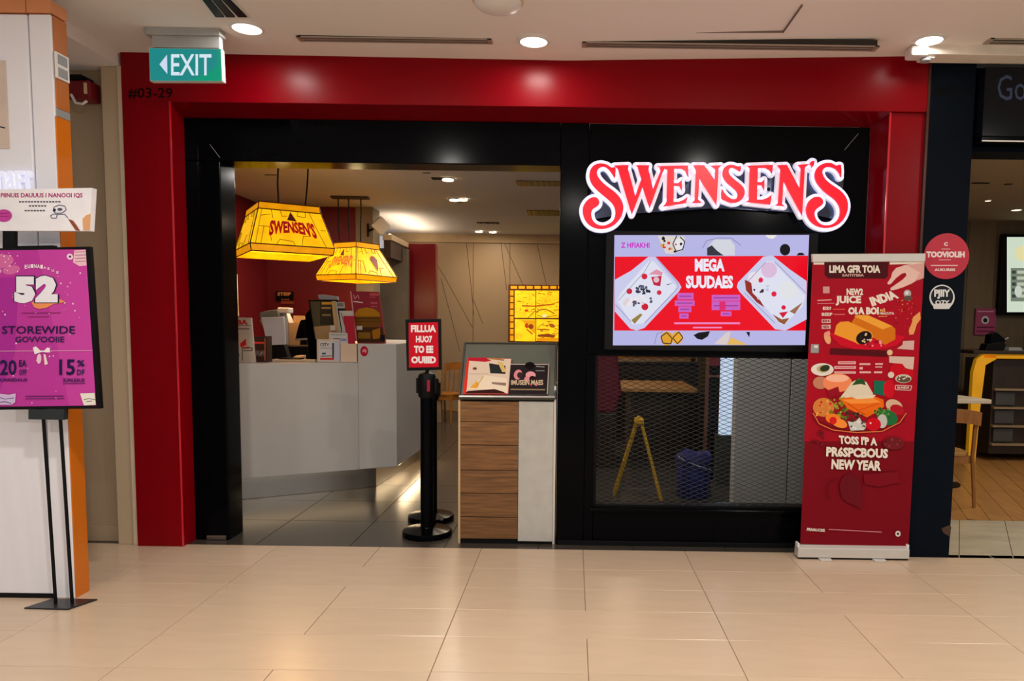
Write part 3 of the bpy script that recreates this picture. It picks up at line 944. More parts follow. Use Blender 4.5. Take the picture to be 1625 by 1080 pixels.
# ================================================================== NAVY PIER + NEIGHBOUR
wr = setting('wall_right', (2.3, -.15, 0), 'dark navy pier between the red portal and the next shop')
nx = (at(1545.5, 242, -.16).x + fl(1507, 887).x) / 2
box('pier_panel', NAVY, wr, xr1 + .004, nx, -.16, .2, 0, 3.03, .003)
box('side_strip', mat('bronze_strip', (74, 40, 34), .35, metal=.3), wr, xr1 - .012, xr1 + .004, -.155, .1, 0, 3.03)
box('inner_wall', NAVY, wr, 2.16, nx - .01, .2, 7.2, 0, 2.85)
p = Print((0, -.16, 0), FRONT)
p.text('#03-2', (1480, 136, 1547, 153), (0, 0, 0), .02)
p.build('unit_number', PRINT, wr)
MB().prism([at(x, y, -.1605) for x, y in ((1494, 838), (1506, 833), (1509.5, 835), (1508, 851), (1498, 846))], (0, .0003, 0)).build('scuff', mat('scuff_brown', (70, 50, 36), .8), wr)
def badge(name, label, cx, cy_, build):
    P = at(cx, cy_, -.16)
    t = thing(name, label, 'sticker', (P.x, -.162, P.z - .1))
    build(t)
    return t
def b1(t):
    P = at(1501.5, 406.5, -.16)
    MB().lathe((P.x, -.162, P.z), [(.001, -.003), (.137, -.003), (.137, .0018), (.001, .0018)], 48, 'Y').build('disc', mat('badge_red', (190, 40, 62), .4), t)
    p = Print((0, -.165, 0), FRONT)
    W = (240, 226, 226)
    p.text('C', (1498, 384, 1504, 390), W, .05)
    p.line([(1494, 395), (1508, 395)], 1.4, (222, 160, 166))
    p.text('TOOVIOLIH', (1470, 398.5, 1531, 408.5), W, .06)
    p.line([(1490, 412), (1509, 412)], 1.4, (222, 160, 166))
    p.line([(1477, 421), (1520, 421)], 1.8, (232, 186, 190))
    p.text('AUKURIIIS', (1483, 425.5, 1516, 430), W, .03)
    p.build('badge_print', PRINT, t)
badge('round_badge', 'round red sticker with white lettering on the navy pier', 1501.5, 406.5, b1)
def b2(t):
    W = (224, 226, 226)
    D = (30, 36, 44)
    P = [(1495 + 20 * math.cos(a), 471.5 + 20 * math.sin(a)) for a in [math.radians(x) for x in range(135, 406, 10)]]
    P = [(1482, 490)] + P + [(1506, 490)]
    MB().prism([at(x, y, -.1625) for x, y in P], (0, .002, 0)).build('plate', mat('badge_white', (214, 216, 216), .5), t)
    p = Print((0, -.1625, 0), FRONT)
    p.poly([(1495 + 17.6 * math.cos(a), 470.5 + 17 * math.sin(a)) for a in [math.radians(x) for x in range(138, 403, 10)]], D)
    p.text('PJIIY', (1482.5, 459, 1508, 474), W, .05)
    p.text('O7Y', (1484, 476, 1507, 483.5), W, .04)
    p.build('badge_print', PRINT, t)
badge('shell_badge', 'white shell shaped emblem below the round red sticker on navy pier', 1495, 472, b2)

# neighbouring shop front: sign box and beam
nb = setting('trim_3', (3.6, -.1, 0), 'dark beam over the neighbouring shop opening')
zb0, zb1 = at(1585, 243, -.05).z, at(1585, 229, -.05).z
box('beam', NAVY, nb, nx + .002, 6.4, -.08, .12, zb0, 3.0, .004)
a = at(1556, 225, -.2)
t = thing('neighbour_sign', 'dark glossy sign box with pale letters over the neighbouring shop', 'sign', (4.2, -.15, a.z))
zs1 = zc(3.5) - .06
MB().box(a.x, 6.2, -.21, -.085, a.z + .03, zs1 - .02).build('sign_box', mat('sign_gloss', (12, 16, 23), .14, spec=.2), t, .004)
MB().box(a.x - .004, 6.2, -.214, -.086, a.z, a.z + .028).build('lower_channel', BLACK, t, .003)
MB().box(a.x, 6.2, -.218, -.212, a.z - .001, a.z + .006).build('light_lip', ALU, t)
p = Print((0, -.21, 0), FRONT)
p.text('Go', (1583, 119, 1628, 159), (66, 78, 110), .0)
p.text('od', (1633, 119, 1676, 159), (66, 78, 110), .0)
p.build('sign_letters', PRINT, t)
# shell of the shop
NWY = 4.6
sh = setting('wall_back', (4.5, NWY, 0), 'wood panelled back wall of the neighbouring shop')
cols = [(126, 106, 80), (112, 96, 74), (98, 88, 74), (122, 108, 88), (104, 92, 76)]
x = 3.0
i = 0
while x < 7.2:
    w = (.34, .42, .3, .5, .38)[i % 5]
    box('panel', mat('neighbour_panel_%d' % (i % 5), cols[i % 5], .45, var=.1, scale=3, stretch=(4, 4, .5)), sh, x, x + w - .004, NWY, NWY + .1, 0, 2.78)
    x += w
    i += 1
box('wall_right', mat('neighbour_wall', (110, 96, 76), .5), None, 7.2, 7.4, -.1, 5.0, 0, 2.78)['kind'] = 'structure'
for px_, py_, z, r in ((1613, 332, 2.78, .05), (1568, 317, 2.78, .03)):
    downlight(px_, py_, z, r, 'small square bright downlight in neighbouring shop ceiling' if r > .04 else 'faint small downlight in neighbouring shop ceiling nearer the pier', True, 0, 'lamps in the neighbouring shop')
a = fl(1543, 289, 2.779); b = fl(1572, 289, 2.779)
for u, v in (((1543, 290), (1573, 289)), ((1595, 292), (1612, 290))):
    a, b = fl(*u, 2.779), fl(*v, 2.779)
    MB().box(a.x, b.x, a.y - .02, a.y + .02, 2.774, 2.779).build('ceiling_slot', BLACKM, ceil2)
# lit menu panel
MY = 4.5
a, b = at(1592, 371, MY), at(1700, 501, MY)
t = thing('menu_lightbox', 'pale lit menu panel in a black frame on neighbouring shop wall', 'menu board', ((a.x + b.x) / 2, MY, b.z))
MB().box(a.x, b.x, MY, MY + .06, b.z, a.z).build('frame', BLACKM, t, .006)
p = Print((0, MY, 0), FRONT)
p.rect(1598, 376, 1696, 495, (214, 228, 206))
p.rect(1604, 425, 1690, 478, (120, 132, 116))
for k in range(5):
    p.rect(1606, 429 + k * 9.5, 1612, 434 + k * 9.5, (60, 64, 60))
    p.rect(1614, 429 + k * 9.5, 1628, 434 + k * 9.5, (190, 198, 176))
p.ell(1616, 462, 6, 9, (206, 214, 200))
p.ell(1620, 402, 9, 12, (236, 226, 170))
p.build('menu_print', print_mat('lit_menu', emit=.9), t)
# pink notice
NY = 4.56
a, b = at(1549, 489, NY), at(1579, 531, NY)
t = thing('pink_notice', 'small pink notice with a round logo on neighbouring shop wall', 'poster', ((a.x + b.x) / 2, NY, b.z))
MB().box(a.x, b.x, NY, NY + .02, b.z, a.z).build('sheet', mat('notice_pink', (176, 70, 116), .5), t)
p = Print((0, NY, 0), FRONT)
p.line([(1551, 494), (1577, 494)], 1.3, (236, 190, 210))
p.ell(1563.5, 507.5, 6, 6.4, (230, 224, 226))
p.ell(1563.5, 508, 3.4, 3.6, (44, 40, 44))
p.line([(1550, 519), (1578, 519)], 2, (96, 30, 60))
p.line([(1550, 525.5), (1578, 525.5)], 2, (110, 40, 70))
p.build('notice_print', PRINT, t)
# bar counter with lit yellow edge
CYN = 3.2
a = at(1546, 561, CYN)
zt_ = a.z
t = thing('bar_counter', 'dark bar counter with glowing yellow curved edge in neighbouring shop', 'counter', (a.x + .8, CYN + .3, 0))
MB().box(a.x - .02, 6.6, CYN - .02, CYN + .7, zt_, zt_ + .035).build('worktop', DARKW, t, .006)
YG = mat('lit_yellow_edge', (232, 166, 22), .4, var=.08, emit=.2)
MB().box(a.x + .1, 6.6, CYN, CYN + .05, zt_ - .05, zt_ - .002).build('light_band', YG, t, .01)
pts = [(a.x, CYN, 0), (a.x + .08, CYN, 0), (a.x + .10, CYN, zt_ * .5), (a.x + .13, CYN, zt_ - .12), (a.x + .24, CYN, zt_ - .055), (a.x + .24, CYN, zt_ - .003), (a.x + .1, CYN, zt_ - .003), (a.x + .03, CYN, zt_ - .06), (a.x, CYN, zt_ - .2)]
MB().prism(pts, (0, .06, 0)).build('curved_end', YG, t)
MB().box(a.x + .26, 6.6, CYN + .08, CYN + .65, .08, zt_ - .06).build('cabinet_body', DARKW, t)
MB().box(a.x + .8, 6.6, CYN + .02, CYN + .079, .08, zt_ - .06).build('front_panel', mat('counter_front', (34, 24, 20), .4, var=.2), t, .004)
for k in range(4):
    zq = .18 + k * .2
    MB().box(a.x + .26, a.x + .79, CYN + .02, CYN + .079, zq, zq + .02).build('shelf_edge', mat('shelf_wood', (150, 126, 96), .5), t)
for k in range(3):
    MB().box(a.x + .29, a.x + .5, CYN + .05, CYN + .0799, .22 + k * .2, .36 + k * .2).build('drawer_front', mat('drawer_grey', (70, 70, 70), .5), t, .004)
# dispenser
DY = CYN + .2
a, b = at(1558, 556, DY), at(1592, 527, DY)
t = thing('tape_dispenser', 'black desktop dispenser with raised lid on the bar counter', 'dispenser', ((a.x + b.x) / 2, DY, zt_ + .035))
z0 = zt_ + .035
MB().prism([(a.x, DY - .07, z0), (b.x - .02, DY - .07, z0), (b.x, DY - .07, z0 + .06), (b.x - .03, DY - .07, z0 + .1), (a.x + .02, DY - .07, z0 + .07)], (0, .14, 0)).build('body', BLACKM, t, .006)
MB().prism([(a.x + .05, DY - .06, z0 + .08), (b.x - .02, DY - .06, z0 + .06), (b.x, DY - .06, z0 + .12), (a.x + .12, DY - .06, z0 + .2), (a.x + .06, DY - .06, z0 + .17)], (0, .12, 0)).build('lid', BLACK, t, .008)
MB().tube([(b.x - .01, DY, z0 + .1), (b.x + .06, DY, z0 + .14)], .008, 8).build('lever', GREYP, t)
MB().prism([(b.x + .04, DY - .05, z0), (b.x + .2, DY - .05, z0), (b.x + .18, DY - .05, z0 + .035), (b.x + .05, DY - .05, z0 + .035)], (0, .1, 0)).build('tray', GREYP, t, .004)

# high table and bar chair
TY = 1.75
a, b = at(1500, 640, TY), at(1577, 638, TY)
zt2 = at(1540, 640, TY).z
t = thing('cafe_table', 'pale square cafe table top behind the wooden chair', 'table', ((a.x + b.x) / 2, TY + .1, 0))
MB().prism([(a.x, TY - .02, zt2), (b.x - .02, TY - .0, zt2), (b.x, TY + .05, zt2), (b.x - .1, TY + .55, zt2), (a.x - .1, TY + .55, zt2)], (0, 0, .035)).build('table_top', mat('table_white', (214, 200, 176), .4), t, .004)
cxm = (a.x + b.x) / 2 - .1
MB().tube([(cxm, TY + .3, .02), (cxm, TY + .3, zt2)], .035, 14).build('column', BLACKM, t, smooth=True)
MB().lathe((cxm, TY + .3, 0), [(.2, 0), (.2, .015), (.05, .03)], 28).build('foot', BLACKM, t, smooth=True)

def chair(name, label, rp, rz, seat_h, back_h, wdt, dpt, m, seat_m, group=None, slats=0):
    """rp: floor centre, front faces +y before rotation"""
    t = thing(name, label, 'chair', rp, group)
    R = Matrix.Translation(rp) @ Matrix.Rotation(rz, 4, 'Z')
    T = lambda x, y, z: R @ Vector((x, y, z))
    w, d = wdt / 2, dpt / 2
    def leg(pts, r0, r1):
        MB().tube([T(*p_) for p_ in pts], r0, 8, r1).build('leg', m, t, smooth=True)
    for s in (-1, 1):
        leg([(s * w * .98, d, 0), (s * w * .85, d * .85, seat_h)], .013, .02)
        leg([(s * w * .98, -d * 1.08, 0), (s * w * .92, -d * .9, seat_h), (s * w * .92, -d * .98, seat_h + (back_h - seat_h) * .6), (s * w * .94, -d * 1.1, back_h - .03)], .014, .02)
    # curved seat
    n = 14
    P = []
    for i in range(n):
        a = 2 * math.pi * i / n
        cx_, sy_ = math.cos(a), math.sin(a)
        P.append(T(w * .98 * math.copysign(abs(cx_) ** .55, cx_), d * .98 * math.copysign(abs(sy_) ** .55, sy_), seat_h))
    MB().prism(P, (0, 0, .03)).build('seat', seat_m, t, .006)
    for s in (-1, 1):
        MB().hexa([T(s * w * .86 - .01, -d * .85, seat_h - .06), T(s * w * .86 + .01, -d * .85, seat_h - .06), T(s * w * .86 + .01, d * .85, seat_h - .06), T(s * w * .86 - .01, d * .85, seat_h - .06)],
                  [T(s * w * .86 - .01, -d * .85, seat_h), T(s * w * .86 + .01, -d * .85, seat_h), T(s * w * .86 + .01, d * .85, seat_h), T(s * w * .86 - .01, d * .85, seat_h)]).build('seat_rail', m, t)
    for s in (-1, 1):
        MB().hexa([T(-w * .85, s * d * .84 - .01, seat_h - .06), T(w * .85, s * d * .84 - .01, seat_h - .06), T(w * .85, s * d * .84 + .01, seat_h - .06), T(-w * .85, s * d * .84 + .01, seat_h - .06)],
                  [T(-w * .85, s * d * .84 - .01, seat_h), T(w * .85, s * d * .84 - .01, seat_h), T(w * .85, s * d * .84 + .01, seat_h), T(-w * .85, s * d * .84 + .01, seat_h)]).build('seat_rail', m, t)
    # bowed back rest
    bk = MB()
    n = 8
    bh = .11
    lo, hi, lo2, hi2 = [], [], [], []
    for i in range(n + 1):
        u = -1 + 2 * i / n
        yy = -d * 1.08 - .04 * (1 - u * u)
        zz_ = back_h - .03 * u * u
        lo.append(T(u * w, yy, zz_ - bh)); hi.append(T(u * w, yy - .01, zz_))
        lo2.append(T(u * w, yy - .022, zz_ - bh)); hi2.append(T(u * w, yy - .03, zz_))
    vs_ = lo + hi + lo2 + hi2
    k = n + 1
    fs_ = []
    for i in range(n):
        fs_ += [(i, i + 1, k + i + 1, k + i), (2 * k + i, 3 * k + i, 3 * k + i + 1, 2 * k + i + 1), (k + i, k + i + 1, 3 * k + i + 1, 3 * k + i), (i, 2 * k + i, 2 * k + i + 1, i + 1)]
    fs_ += [(0, k, 3 * k, 2 * k), (n, 2 * k + n, 3 * k + n, k + n)]
    bk.add(vs_, fs_).build('backrest', m, t, smooth=True)
    for i in range(slats):
        u = -.6 + 1.2 * i / max(1, slats - 1)
        MB().tube([T(u * w, -d * .9, seat_h), T(u * w, -d * 1.05 - .03 * (1 - u * u), back_h - bh)], .009, 6).build('spindle', m, t)
    MB().tube([T(-w * .92, 0, seat_h * .4), T(w * .92, 0, seat_h * .4)], .009, 6).build('stretcher', m, t)
    return t
f0 = fl(1551, 806)
zs = at(1540, 720, f0.y).z
zb_ = at(1550, 648, f0.y).z
chair('bar_chair', 'wooden chair with curved backrest partly behind the navy pier', (f0.x - .26, f0.y + .26, 0), 0.0, zs - .03, zb_, .5, .44, WOODC, mat('chair_seat', (170, 124, 62), .5, var=.15))

# ================================================================== RED ROLL-UP BANNER
BY = -.235
a, b = at(1267, 862, BY), at(1443, 886, BY)
bx0, bx1 = a.x, b.x
t = thing('roll_up_banner', 'tall red roll up banner with food picture in front of the window', 'banner', ((bx0 + bx1) / 2, BY + .03, 0))
MB().prism([(bx0, BY, .012), (bx0, BY, .07), (bx0, BY + .025, .085), (bx0, BY + .05, .085), (bx0, BY + .075, .06), (bx0, BY + .075, .012)], (bx1 - bx0, 0, 0)).build('base_case', ALU, t, .003)
MB().box(bx0 + .005, bx1 - .005, BY + .004, BY + .07, .004, .012).build('base_sole', BLACKM, t)
for px_ in (1308, 1392):
    q0 = fl(px_, 887)
    MB().prism([(q0.x - .035, BY - .03, 0), (q0.x + .035, BY - .03, 0), (q0.x + .04, BY + .01, 0), (q0.x - .04, BY + .01, 0)], (0, 0, .01)).build('foot', ALU, t, .003)
for x in (bx0 - .001, bx1 - .012):
    MB().box(x, x + .013, BY + .01, BY + .06, .07, .098).build('end_cap', WHITE, t, .003)
BP = BY + .03
top = [at(x, y, BP) for x, y in ((1288, 403), (1468, 402), (1467, 415), (1289, 416))]
MB().prism([v + Vector((0, -.012, 0)) for v in top], (0, .03, 0)).build('top_rail', ALU, t, .004)
qd = [(1289.5, 414), (1467, 412), (1441.5, 871), (1270, 862)]
MB().prism([at(x, y, BP) for x, y in qd], (0, .002, 0)).build('fabric', mat('banner_red', (122, 10, 26), .5, var=.03, spec=.12), t)
MB().tube([((bx0 + bx1) / 2, BP + .02, .08), ((bx0 + bx1) / 2 + .03, BP + .02, top[0].z - .01)], .009, 8).build('support_pole', ALU, t)
p = Print((0, BP, 0), FRONT)
CRM = (236, 226, 212)
p.poly([(1289.5, 417), (1467, 415), (1450, 700), (1276, 700)], (164, 12, 34))
p.poly([(1289, 470), (1464, 470), (1452, 640), (1279, 640)], (172, 10, 34))
p.poly([(1291, 416), (1308, 416), (1308, 419.5), (1291, 419.5)], CRM)
p.poly([(1412, 415), (1467, 414), (1467, 418), (1412, 419.5)], CRM)
p.poly([(1308.5, 416), (1410, 416), (1409, 438), (1405, 442), (1314, 441.5), (1308.5, 436)], (72, 14, 22))
p.text('LIMA GFR TOIA', (1316, 420.5, 1397, 433), CRM, .05)
p.text('EAITITEIIA', (1337, 434.5, 1371, 438.5), (214, 180, 170), .03)
# hand
p.poly([(1467, 416), (1437, 420), (1422, 425), (1416, 432), (1414, 440), (1408, 449), (1410, 451.5), (1414, 450), (1422, 441), (1431, 434), (1437, 432.5), (1438.5, 437), (1433, 443), (1420, 452), (1413, 457), (1413.5, 460.5), (1419, 460), (1432, 456), (1446, 450), (1456, 444), (1466, 441)], (234, 196, 184))
p.poly([(1440, 421), (1467, 417), (1466, 441), (1452, 446), (1460, 432)], (220, 168, 160))
p.rect(1306, 454.5, 1316.5, 465, (206, 150, 150))
p.line([(1297, 476.5), (1319.5, 475.5)], 1.4, (226, 180, 180))
p.line([(1297, 481.5), (1324, 481)], 1, (206, 130, 140))
p.text('NEW2', (1343.5, 457.5, 1369.5, 468), CRM, .05)
p.text('JUICE', (1326, 469, 1366.5, 484.5), CRM, .05)
p.text('INDIA', [(1379, 472), (1418, 460), (1427, 472.5), (1384, 486)], CRM, .06)
p.text('OLA BOI', (1346, 487, 1394.5, 499), CRM, .06)
p.text('ES?', (1306, 486.5, 1319, 491.5), CRM, .03)
p.line([(1322, 490.5), (1341, 490.5)], 1.4, (222, 90, 70))
p.text('BEEP', (1304, 496, 1321, 501), CRM, .03)
p.line([(1323, 498.5), (1341, 498.5)], 1.4, (222, 120, 110))
p.text('n2', (1397, 489, 1405, 494), (240, 190, 110), .04)
p.text('MIACUTA', (1396, 495, 1419, 499), CRM, .03)
p.line([(1394, 502), (1408, 501.5)], 1.2, (232, 150, 80))
p.rect(1304, 506, 1318, 512, (222, 180, 176)); p.rect(1304, 515, 1318, 521.5, (222, 180, 176))
p.text('EH', (1305.5, 507, 1316, 511), (140, 20, 40), .04)
p.text('NEA', (1305.5, 516, 1316, 520.5), (140, 20, 40), .04)
p.ell(1440, 465.5, 6, 6, (176, 170, 172)); p.ell(1439, 464.5, 3, 3, (226, 226, 228))
p.ell(1441, 473, 7, 4, (96, 78, 70))
p.blobs(1420, 476, 1452, 522, 34, 1.6, [(206, 24, 44), (120, 6, 20), (226, 60, 60), (196, 130, 70)])
p.poly([(1455, 498), (1460, 494), (1461, 506), (1455, 514), (1450, 530), (1443, 531), (1442, 524), (1447, 512), (1449, 503)], (232, 160, 92))
# rolls on a red plate
p.poly([(1316, 530), (1330, 524), (1430, 532), (1437, 535), (1422, 548), (1396, 554), (1360, 555), (1333, 548)], (206, 10, 40))
p.poly([(1318, 552), (1410, 556), (1408, 566), (1317, 562)], (84, 12, 22))
p.poly([(1352, 510), (1358, 501), (1363, 499), (1378, 500), (1416, 517), (1421, 522), (1421, 538), (1404, 547), (1396, 541), (1352, 516)], (214, 116, 20))
p.poly([(1358, 500), (1378, 500), (1416, 517), (1401, 522.5), (1356, 502)], (242, 168, 60))
p.poly([(1324, 530), (1327, 516), (1333, 510.5), (1346, 509.5), (1382, 526), (1386, 534), (1378, 542), (1362, 546), (1357, 543)], (240, 158, 48))
p.ell(1371, 535.5, 13, 10, (28, 20, 20), -25)
p.blobs(1362, 529, 1384, 543, 12, 2.4, [(226, 196, 150), (60, 30, 30), (236, 220, 200)])
p.blobs(1372, 541, 1400, 550, 12, 3, [(206, 20, 60), (240, 150, 160), (150, 10, 30)])
p.ell(1313, 536, 5, 10, (236, 166, 120), -15)
p.poly([(1308, 528), (1316, 524), (1318, 530), (1310, 534)], (240, 150, 140))
p.poly([(1433, 541), (1451, 540), (1450, 555), (1423, 553), (1432, 547)], (214, 176, 170))
p.ell(1412, 559, 4.5, 4.5, (226, 196, 150))
# small captions
for x0, x1, y0, y1 in ((1330, 1358, 573, 577.5), (1324, 1358, 580.5, 585), (1324, 1358, 589, 592.5), (1364, 1381, 576, 579), (1389, 1401, 576, 578.5), (1364, 1369, 582, 586), (1389, 1400, 581, 583), (1364, 1382, 589, 592), (1387, 1400, 589, 592)):
    p.rect(x0, y0, x1, y1, (236, 186, 184))
    p.rect(x0 + 2, y0 + 1.2, x1 - 2, y1 - 1.4, (206, 110, 120))
p.poly([(1411, 565), (1451, 566), (1449, 587), (1438, 584), (1430, 578), (1411, 575)], (216, 186, 172))
p.ell(1305, 586, 18, 10, (230, 222, 212)); p.ell(1306, 585, 10, 6, (190, 176, 130)); p.ell(1309, 584, 8, 5, (44, 56, 30), -15)
p.poly([(1412, 582), (1420, 576), (1432, 577), (1438, 585), (1450, 586), (1450, 600), (1412, 596)], (200, 8, 30))
p.ell(1414, 594.5, 5, 5, (222, 206, 190)); p.ell(1433.5, 600.5, 13, 7, (196, 190, 170)); p.ell(1434, 601.5, 11, 5, (96, 80, 60))
p.blobs(1424, 597, 1444, 604, 10, 1.8, [(226, 214, 200), (120, 60, 50)])
p.line([(1421, 611), (1447, 612), (1445, 619), (1421, 618), (1421, 611)], 1.2, (240, 190, 190))
p.text('SUNDA', (1424, 613, 1443, 616.5), CRM, .03)
# big salad bowl
p.ell(1302, 607, 12, 10, (196, 130, 100))
p.ell(1329, 607, 23, 15, (244, 140, 92))
p.ell(1329, 600, 18, 6, (250, 190, 160))
p.ell(1363, 657, 74, 28, (120, 6, 22), 3)
p.ell(1363, 656, 73, 26, (150, 10, 30), 3)
p.poly([(1311, 620), (1330, 613), (1334, 628), (1315, 630)], (150, 12, 34))
p.poly([(1387, 603.5), (1405, 604.5), (1404, 628), (1387, 624)], (22, 110, 84))
p.ell(1411, 617, 9, 15, (206, 14, 36))
p.poly([(1333, 631), (1352, 606), (1363, 600.5), (1375, 606), (1386, 625), (1380, 632), (1350, 634)], (226, 214, 188))
p.poly([(1352, 611), (1360, 601), (1371, 601), (1374, 611), (1366, 609)], (44, 84, 40))
p.ell(1307, 646, 17, 15, (214, 130, 60))
p.blobs(1293, 636, 1320, 660, 26, 2.4, [(200, 20, 30), (244, 180, 70), (236, 120, 60)])
p.blobs(1318, 632, 1345, 664, 34, 3.4, [(120, 130, 30), (80, 96, 26), (160, 160, 50)])
p.poly([(1333, 632), (1360, 629), (1384, 627), (1402, 634), (1403, 645), (1388, 655), (1376, 662), (1362, 656), (1345, 648)], (236, 108, 20))
p.poly([(1336, 634), (1365, 632), (1386, 631), (1398, 638), (1378, 640), (1350, 640)], (250, 150, 60))
p.line([(1345, 640), (1360, 650), (1374, 658)], 1.4, (200, 70, 10))
p.line([(1365, 650), (1395, 640)], 1.2, (206, 80, 14))
p.poly([(1352, 630), (1365, 627), (1390, 626), (1386, 631), (1360, 633)], (232, 220, 190))
p.ell(1419, 644, 14, 10, (216, 180, 150), 25)
p.ell(1424, 650, 12, 8, (180, 20, 40), 20)
p.ell(1408, 662, 17, 12, (34, 112, 60), 20)
p.blobs(1388, 648, 1410, 662, 20, 3, [(60, 130, 50), (30, 90, 40), (100, 150, 60)])
p.blobs(1338, 655, 1370, 672, 24, 3, [(40, 56, 40), (70, 90, 50), (30, 40, 36)])
p.ell(1400, 668, 8, 11, (196, 194, 190))
p.poly([(1345, 668), (1356, 670), (1364, 662), (1368, 670), (1376, 672), (1372, 682), (1350, 683)], (206, 206, 200))
p.blobs(1348, 668, 1374, 682, 14, 2, [(90, 90, 90), (236, 236, 232)])
p.ell(1322, 664, 12, 8, (244, 130, 40), 10); p.ell(1332, 671, 13, 7, (250, 146, 60), 20); p.ell(1322, 667, 6, 6, (216, 30, 30))
p.ell(1386, 673, 12, 10.5, (206, 8, 30)); p.ell(1381.5, 671, 1.4, 1.4, (250, 220, 220))
p.line([(1290, 655), (1300, 672), (1322, 682), (1360, 686), (1400, 684), (1428, 670), (1438, 655)], 1.6, (226, 120, 70))
p.line([(1289, 662), (1305, 679), (1335, 686), (1375, 688)], 1, (120, 4, 20))
# slogan
p.blobs(1290, 684, 1315, 714, 10, 4, [(124, 24, 36), (110, 14, 28)])
p.ell(1418, 703, 17, 10, (112, 26, 34)); p.blobs(1405, 696, 1430, 708, 8, 3, [(136, 50, 50), (96, 18, 26)])
p.text("TOSS I'P A", [(1331, 690), (1392, 694), (1392, 707), (1332, 704)], CRM, .05)
p.text('PR6SPCBOUS', [(1311.5, 708), (1409.5, 711.5), (1409, 727), (1311, 724)], CRM, .05)
p.text('NEW YEAR', [(1320, 728), (1399, 731), (1398, 747), (1319, 744)], CRM, .05)
p.ell(1350, 775, 17, 24, (104, 16, 28), -8)
p.poly([(1335, 790), (1366, 780), (1368, 808)], (106, 16, 28))
p.line([(1327, 759), (1317, 764), (1312, 774), (1313, 784), (1318, 792)], 1.4, (96, 12, 24))
p.poly([(1370, 752), (1425, 748), (1428, 765), (1395, 772), (1372, 768)], (122, 12, 28))
p.text('PRNAUCISE', [(1281, 837), (1309, 839), (1309, 843.5), (1280, 842)], CRM, .04)
p.line([(1315, 839.5), (1399, 844)], 1, (226, 150, 160))
p.ell(1425, 846.5, 4.2, 4.6, (226, 216, 206)); p.ell(1425, 846.5, 2.2, 2, (60, 60, 70))
p.build('banner_print', PRINT, t)
for qx, qy in ((1293, 553),):
    a = at(qx, qy, BP - .004)
    MB().rbox(a, .05, .012, .055).build('edge_clip', GREYP, t, .006)
    MB().rbox(a + Vector((.004, -.008, .012)), .022, .006, .016).build('clip_jaw', WHITE, t, .002)

# ================================================================== STANCHIONS + SIGN
def stanchion(px_, py_, label, top):
    g = fl(px_, py_)
    t = thing('belt_stanchion', label, 'stanchion', (g.x, g.y, 0), 'black belt posts by the entrance')
    MB().lathe((g.x, g.y, 0), [(.163, 0), (.165, .006), (.165, .03), (.158, .038), (.05, .052), (.045, .06)], 40).build('base', BLACK, t, smooth=True)
    MB().lathe((g.x, g.y, 0), [(.044, .05), (.044, top - .17), (.05, top - .165)], 28).build('post', BLACK, t, smooth=True)
    MB().lathe((g.x, g.y, 0), [(.05, top - .17), (.058, top - .155), (.058, top - .03), (.05, top - .012), (.012, top)], 28).build('belt_head', BLACKM, t, smooth=True)
    MB().box(g.x + .012, g.x + .032, g.y - .064, g.y - .05, top - .125, top - .05).build('belt_tab', mat('tab_red', (150, 16, 44), .4), t, .003)
    for dx, dy in ((-.06, 0), (.06, 0), (0, .06)):
        MB().rbox((g.x + dx, g.y + dy, top - .09), .016 if dx else .04, .04 if dx else .016, .1).build('belt_slot', BLACKM, t, .003)
    return t, g
t1, g1 = stanchion(678, 848, 'front black belt post carrying the red notice', at(678, 592, .05).z)
t2, g2 = stanchion(684, 824, 'second black belt post standing just behind the notice post', at(678, 600, .4).z)
SY = g1.y - .01
t = thing('queue_notice', 'red notice in a black frame on top of the front belt post', 'sign', at(672, 588, SY))
MB().prism([at(x, y, SY) for x, y in ((643, 506.5), (699.5, 505.5), (700.5, 586.5), (645.5, 588))], (0, .018, 0)).build('frame', BLACKM, t, .003)
p = Print((0, SY, 0), FRONT)
p.poly([(648.5, 512), (695, 511), (696, 582), (649, 583)], (206, 16, 40))
p.text('FILLUA', (652, 515.5, 692, 527), (244, 236, 236), .05)
p.text('HUO7', (660, 532.5, 686, 543.5), (244, 236, 236), .05)
p.text('TO EE', (657, 548, 687.5, 560), (244, 236, 236), .06)
p.text('OUIIID', (652.5, 565, 692, 576.5), (244, 236, 236), .06)
p.build('notice_print', print_mat('notice_ink_glow', emit=.06), t)  # printed notice is no lamp; slight glow put into its ink
MB().tube([(g1.x, SY + .02, at(672, 585, SY).z - .03), (g1.x, SY + .02, at(672, 560, SY).z)], .012, 10).build('stem', BLACKM, t)

# ================================================================== MENU PODIUM
PYF = .0
a, b = at(728, 860, PYF), at(879, 862, PYF)
X0, X1 = a.x, b.x
zb = at(800, 636, PYF).z
t = thing('menu_podium', 'wood and plaster menu podium with tilted dark display top', 'podium', ((X0 + X1) / 2, PYF + .15, 0))
xm = at(822, 750, PYF).x
box('carcass', mat('podium_core', (60, 48, 36), .7), t, X0 + .006, X1 - .006, PYF + .02, PYF + .34, .0, zb - .004)
box('plinth', BLACKM, t, X0, X1, PYF + .006, PYF + .33, 0, .03, .002)
box('edge_post', mat('podium_edge', (196, 168, 128), .5), t, X0 - .004, X0 + .01, PYF - .004, PYF + .34, 0, zb, .002)
box('plaster_panel', CONC, t, xm + .002, X1 - .012, PYF - .004, PYF + .02, .02, zb, .003)
box('edge_post', ALU, t, X1 - .011, X1 + .004, PYF - .002, PYF + .34, 0, zb + .1, .002)
seams = [636, 669, 706, 745.5, 782.5, 820, 858]
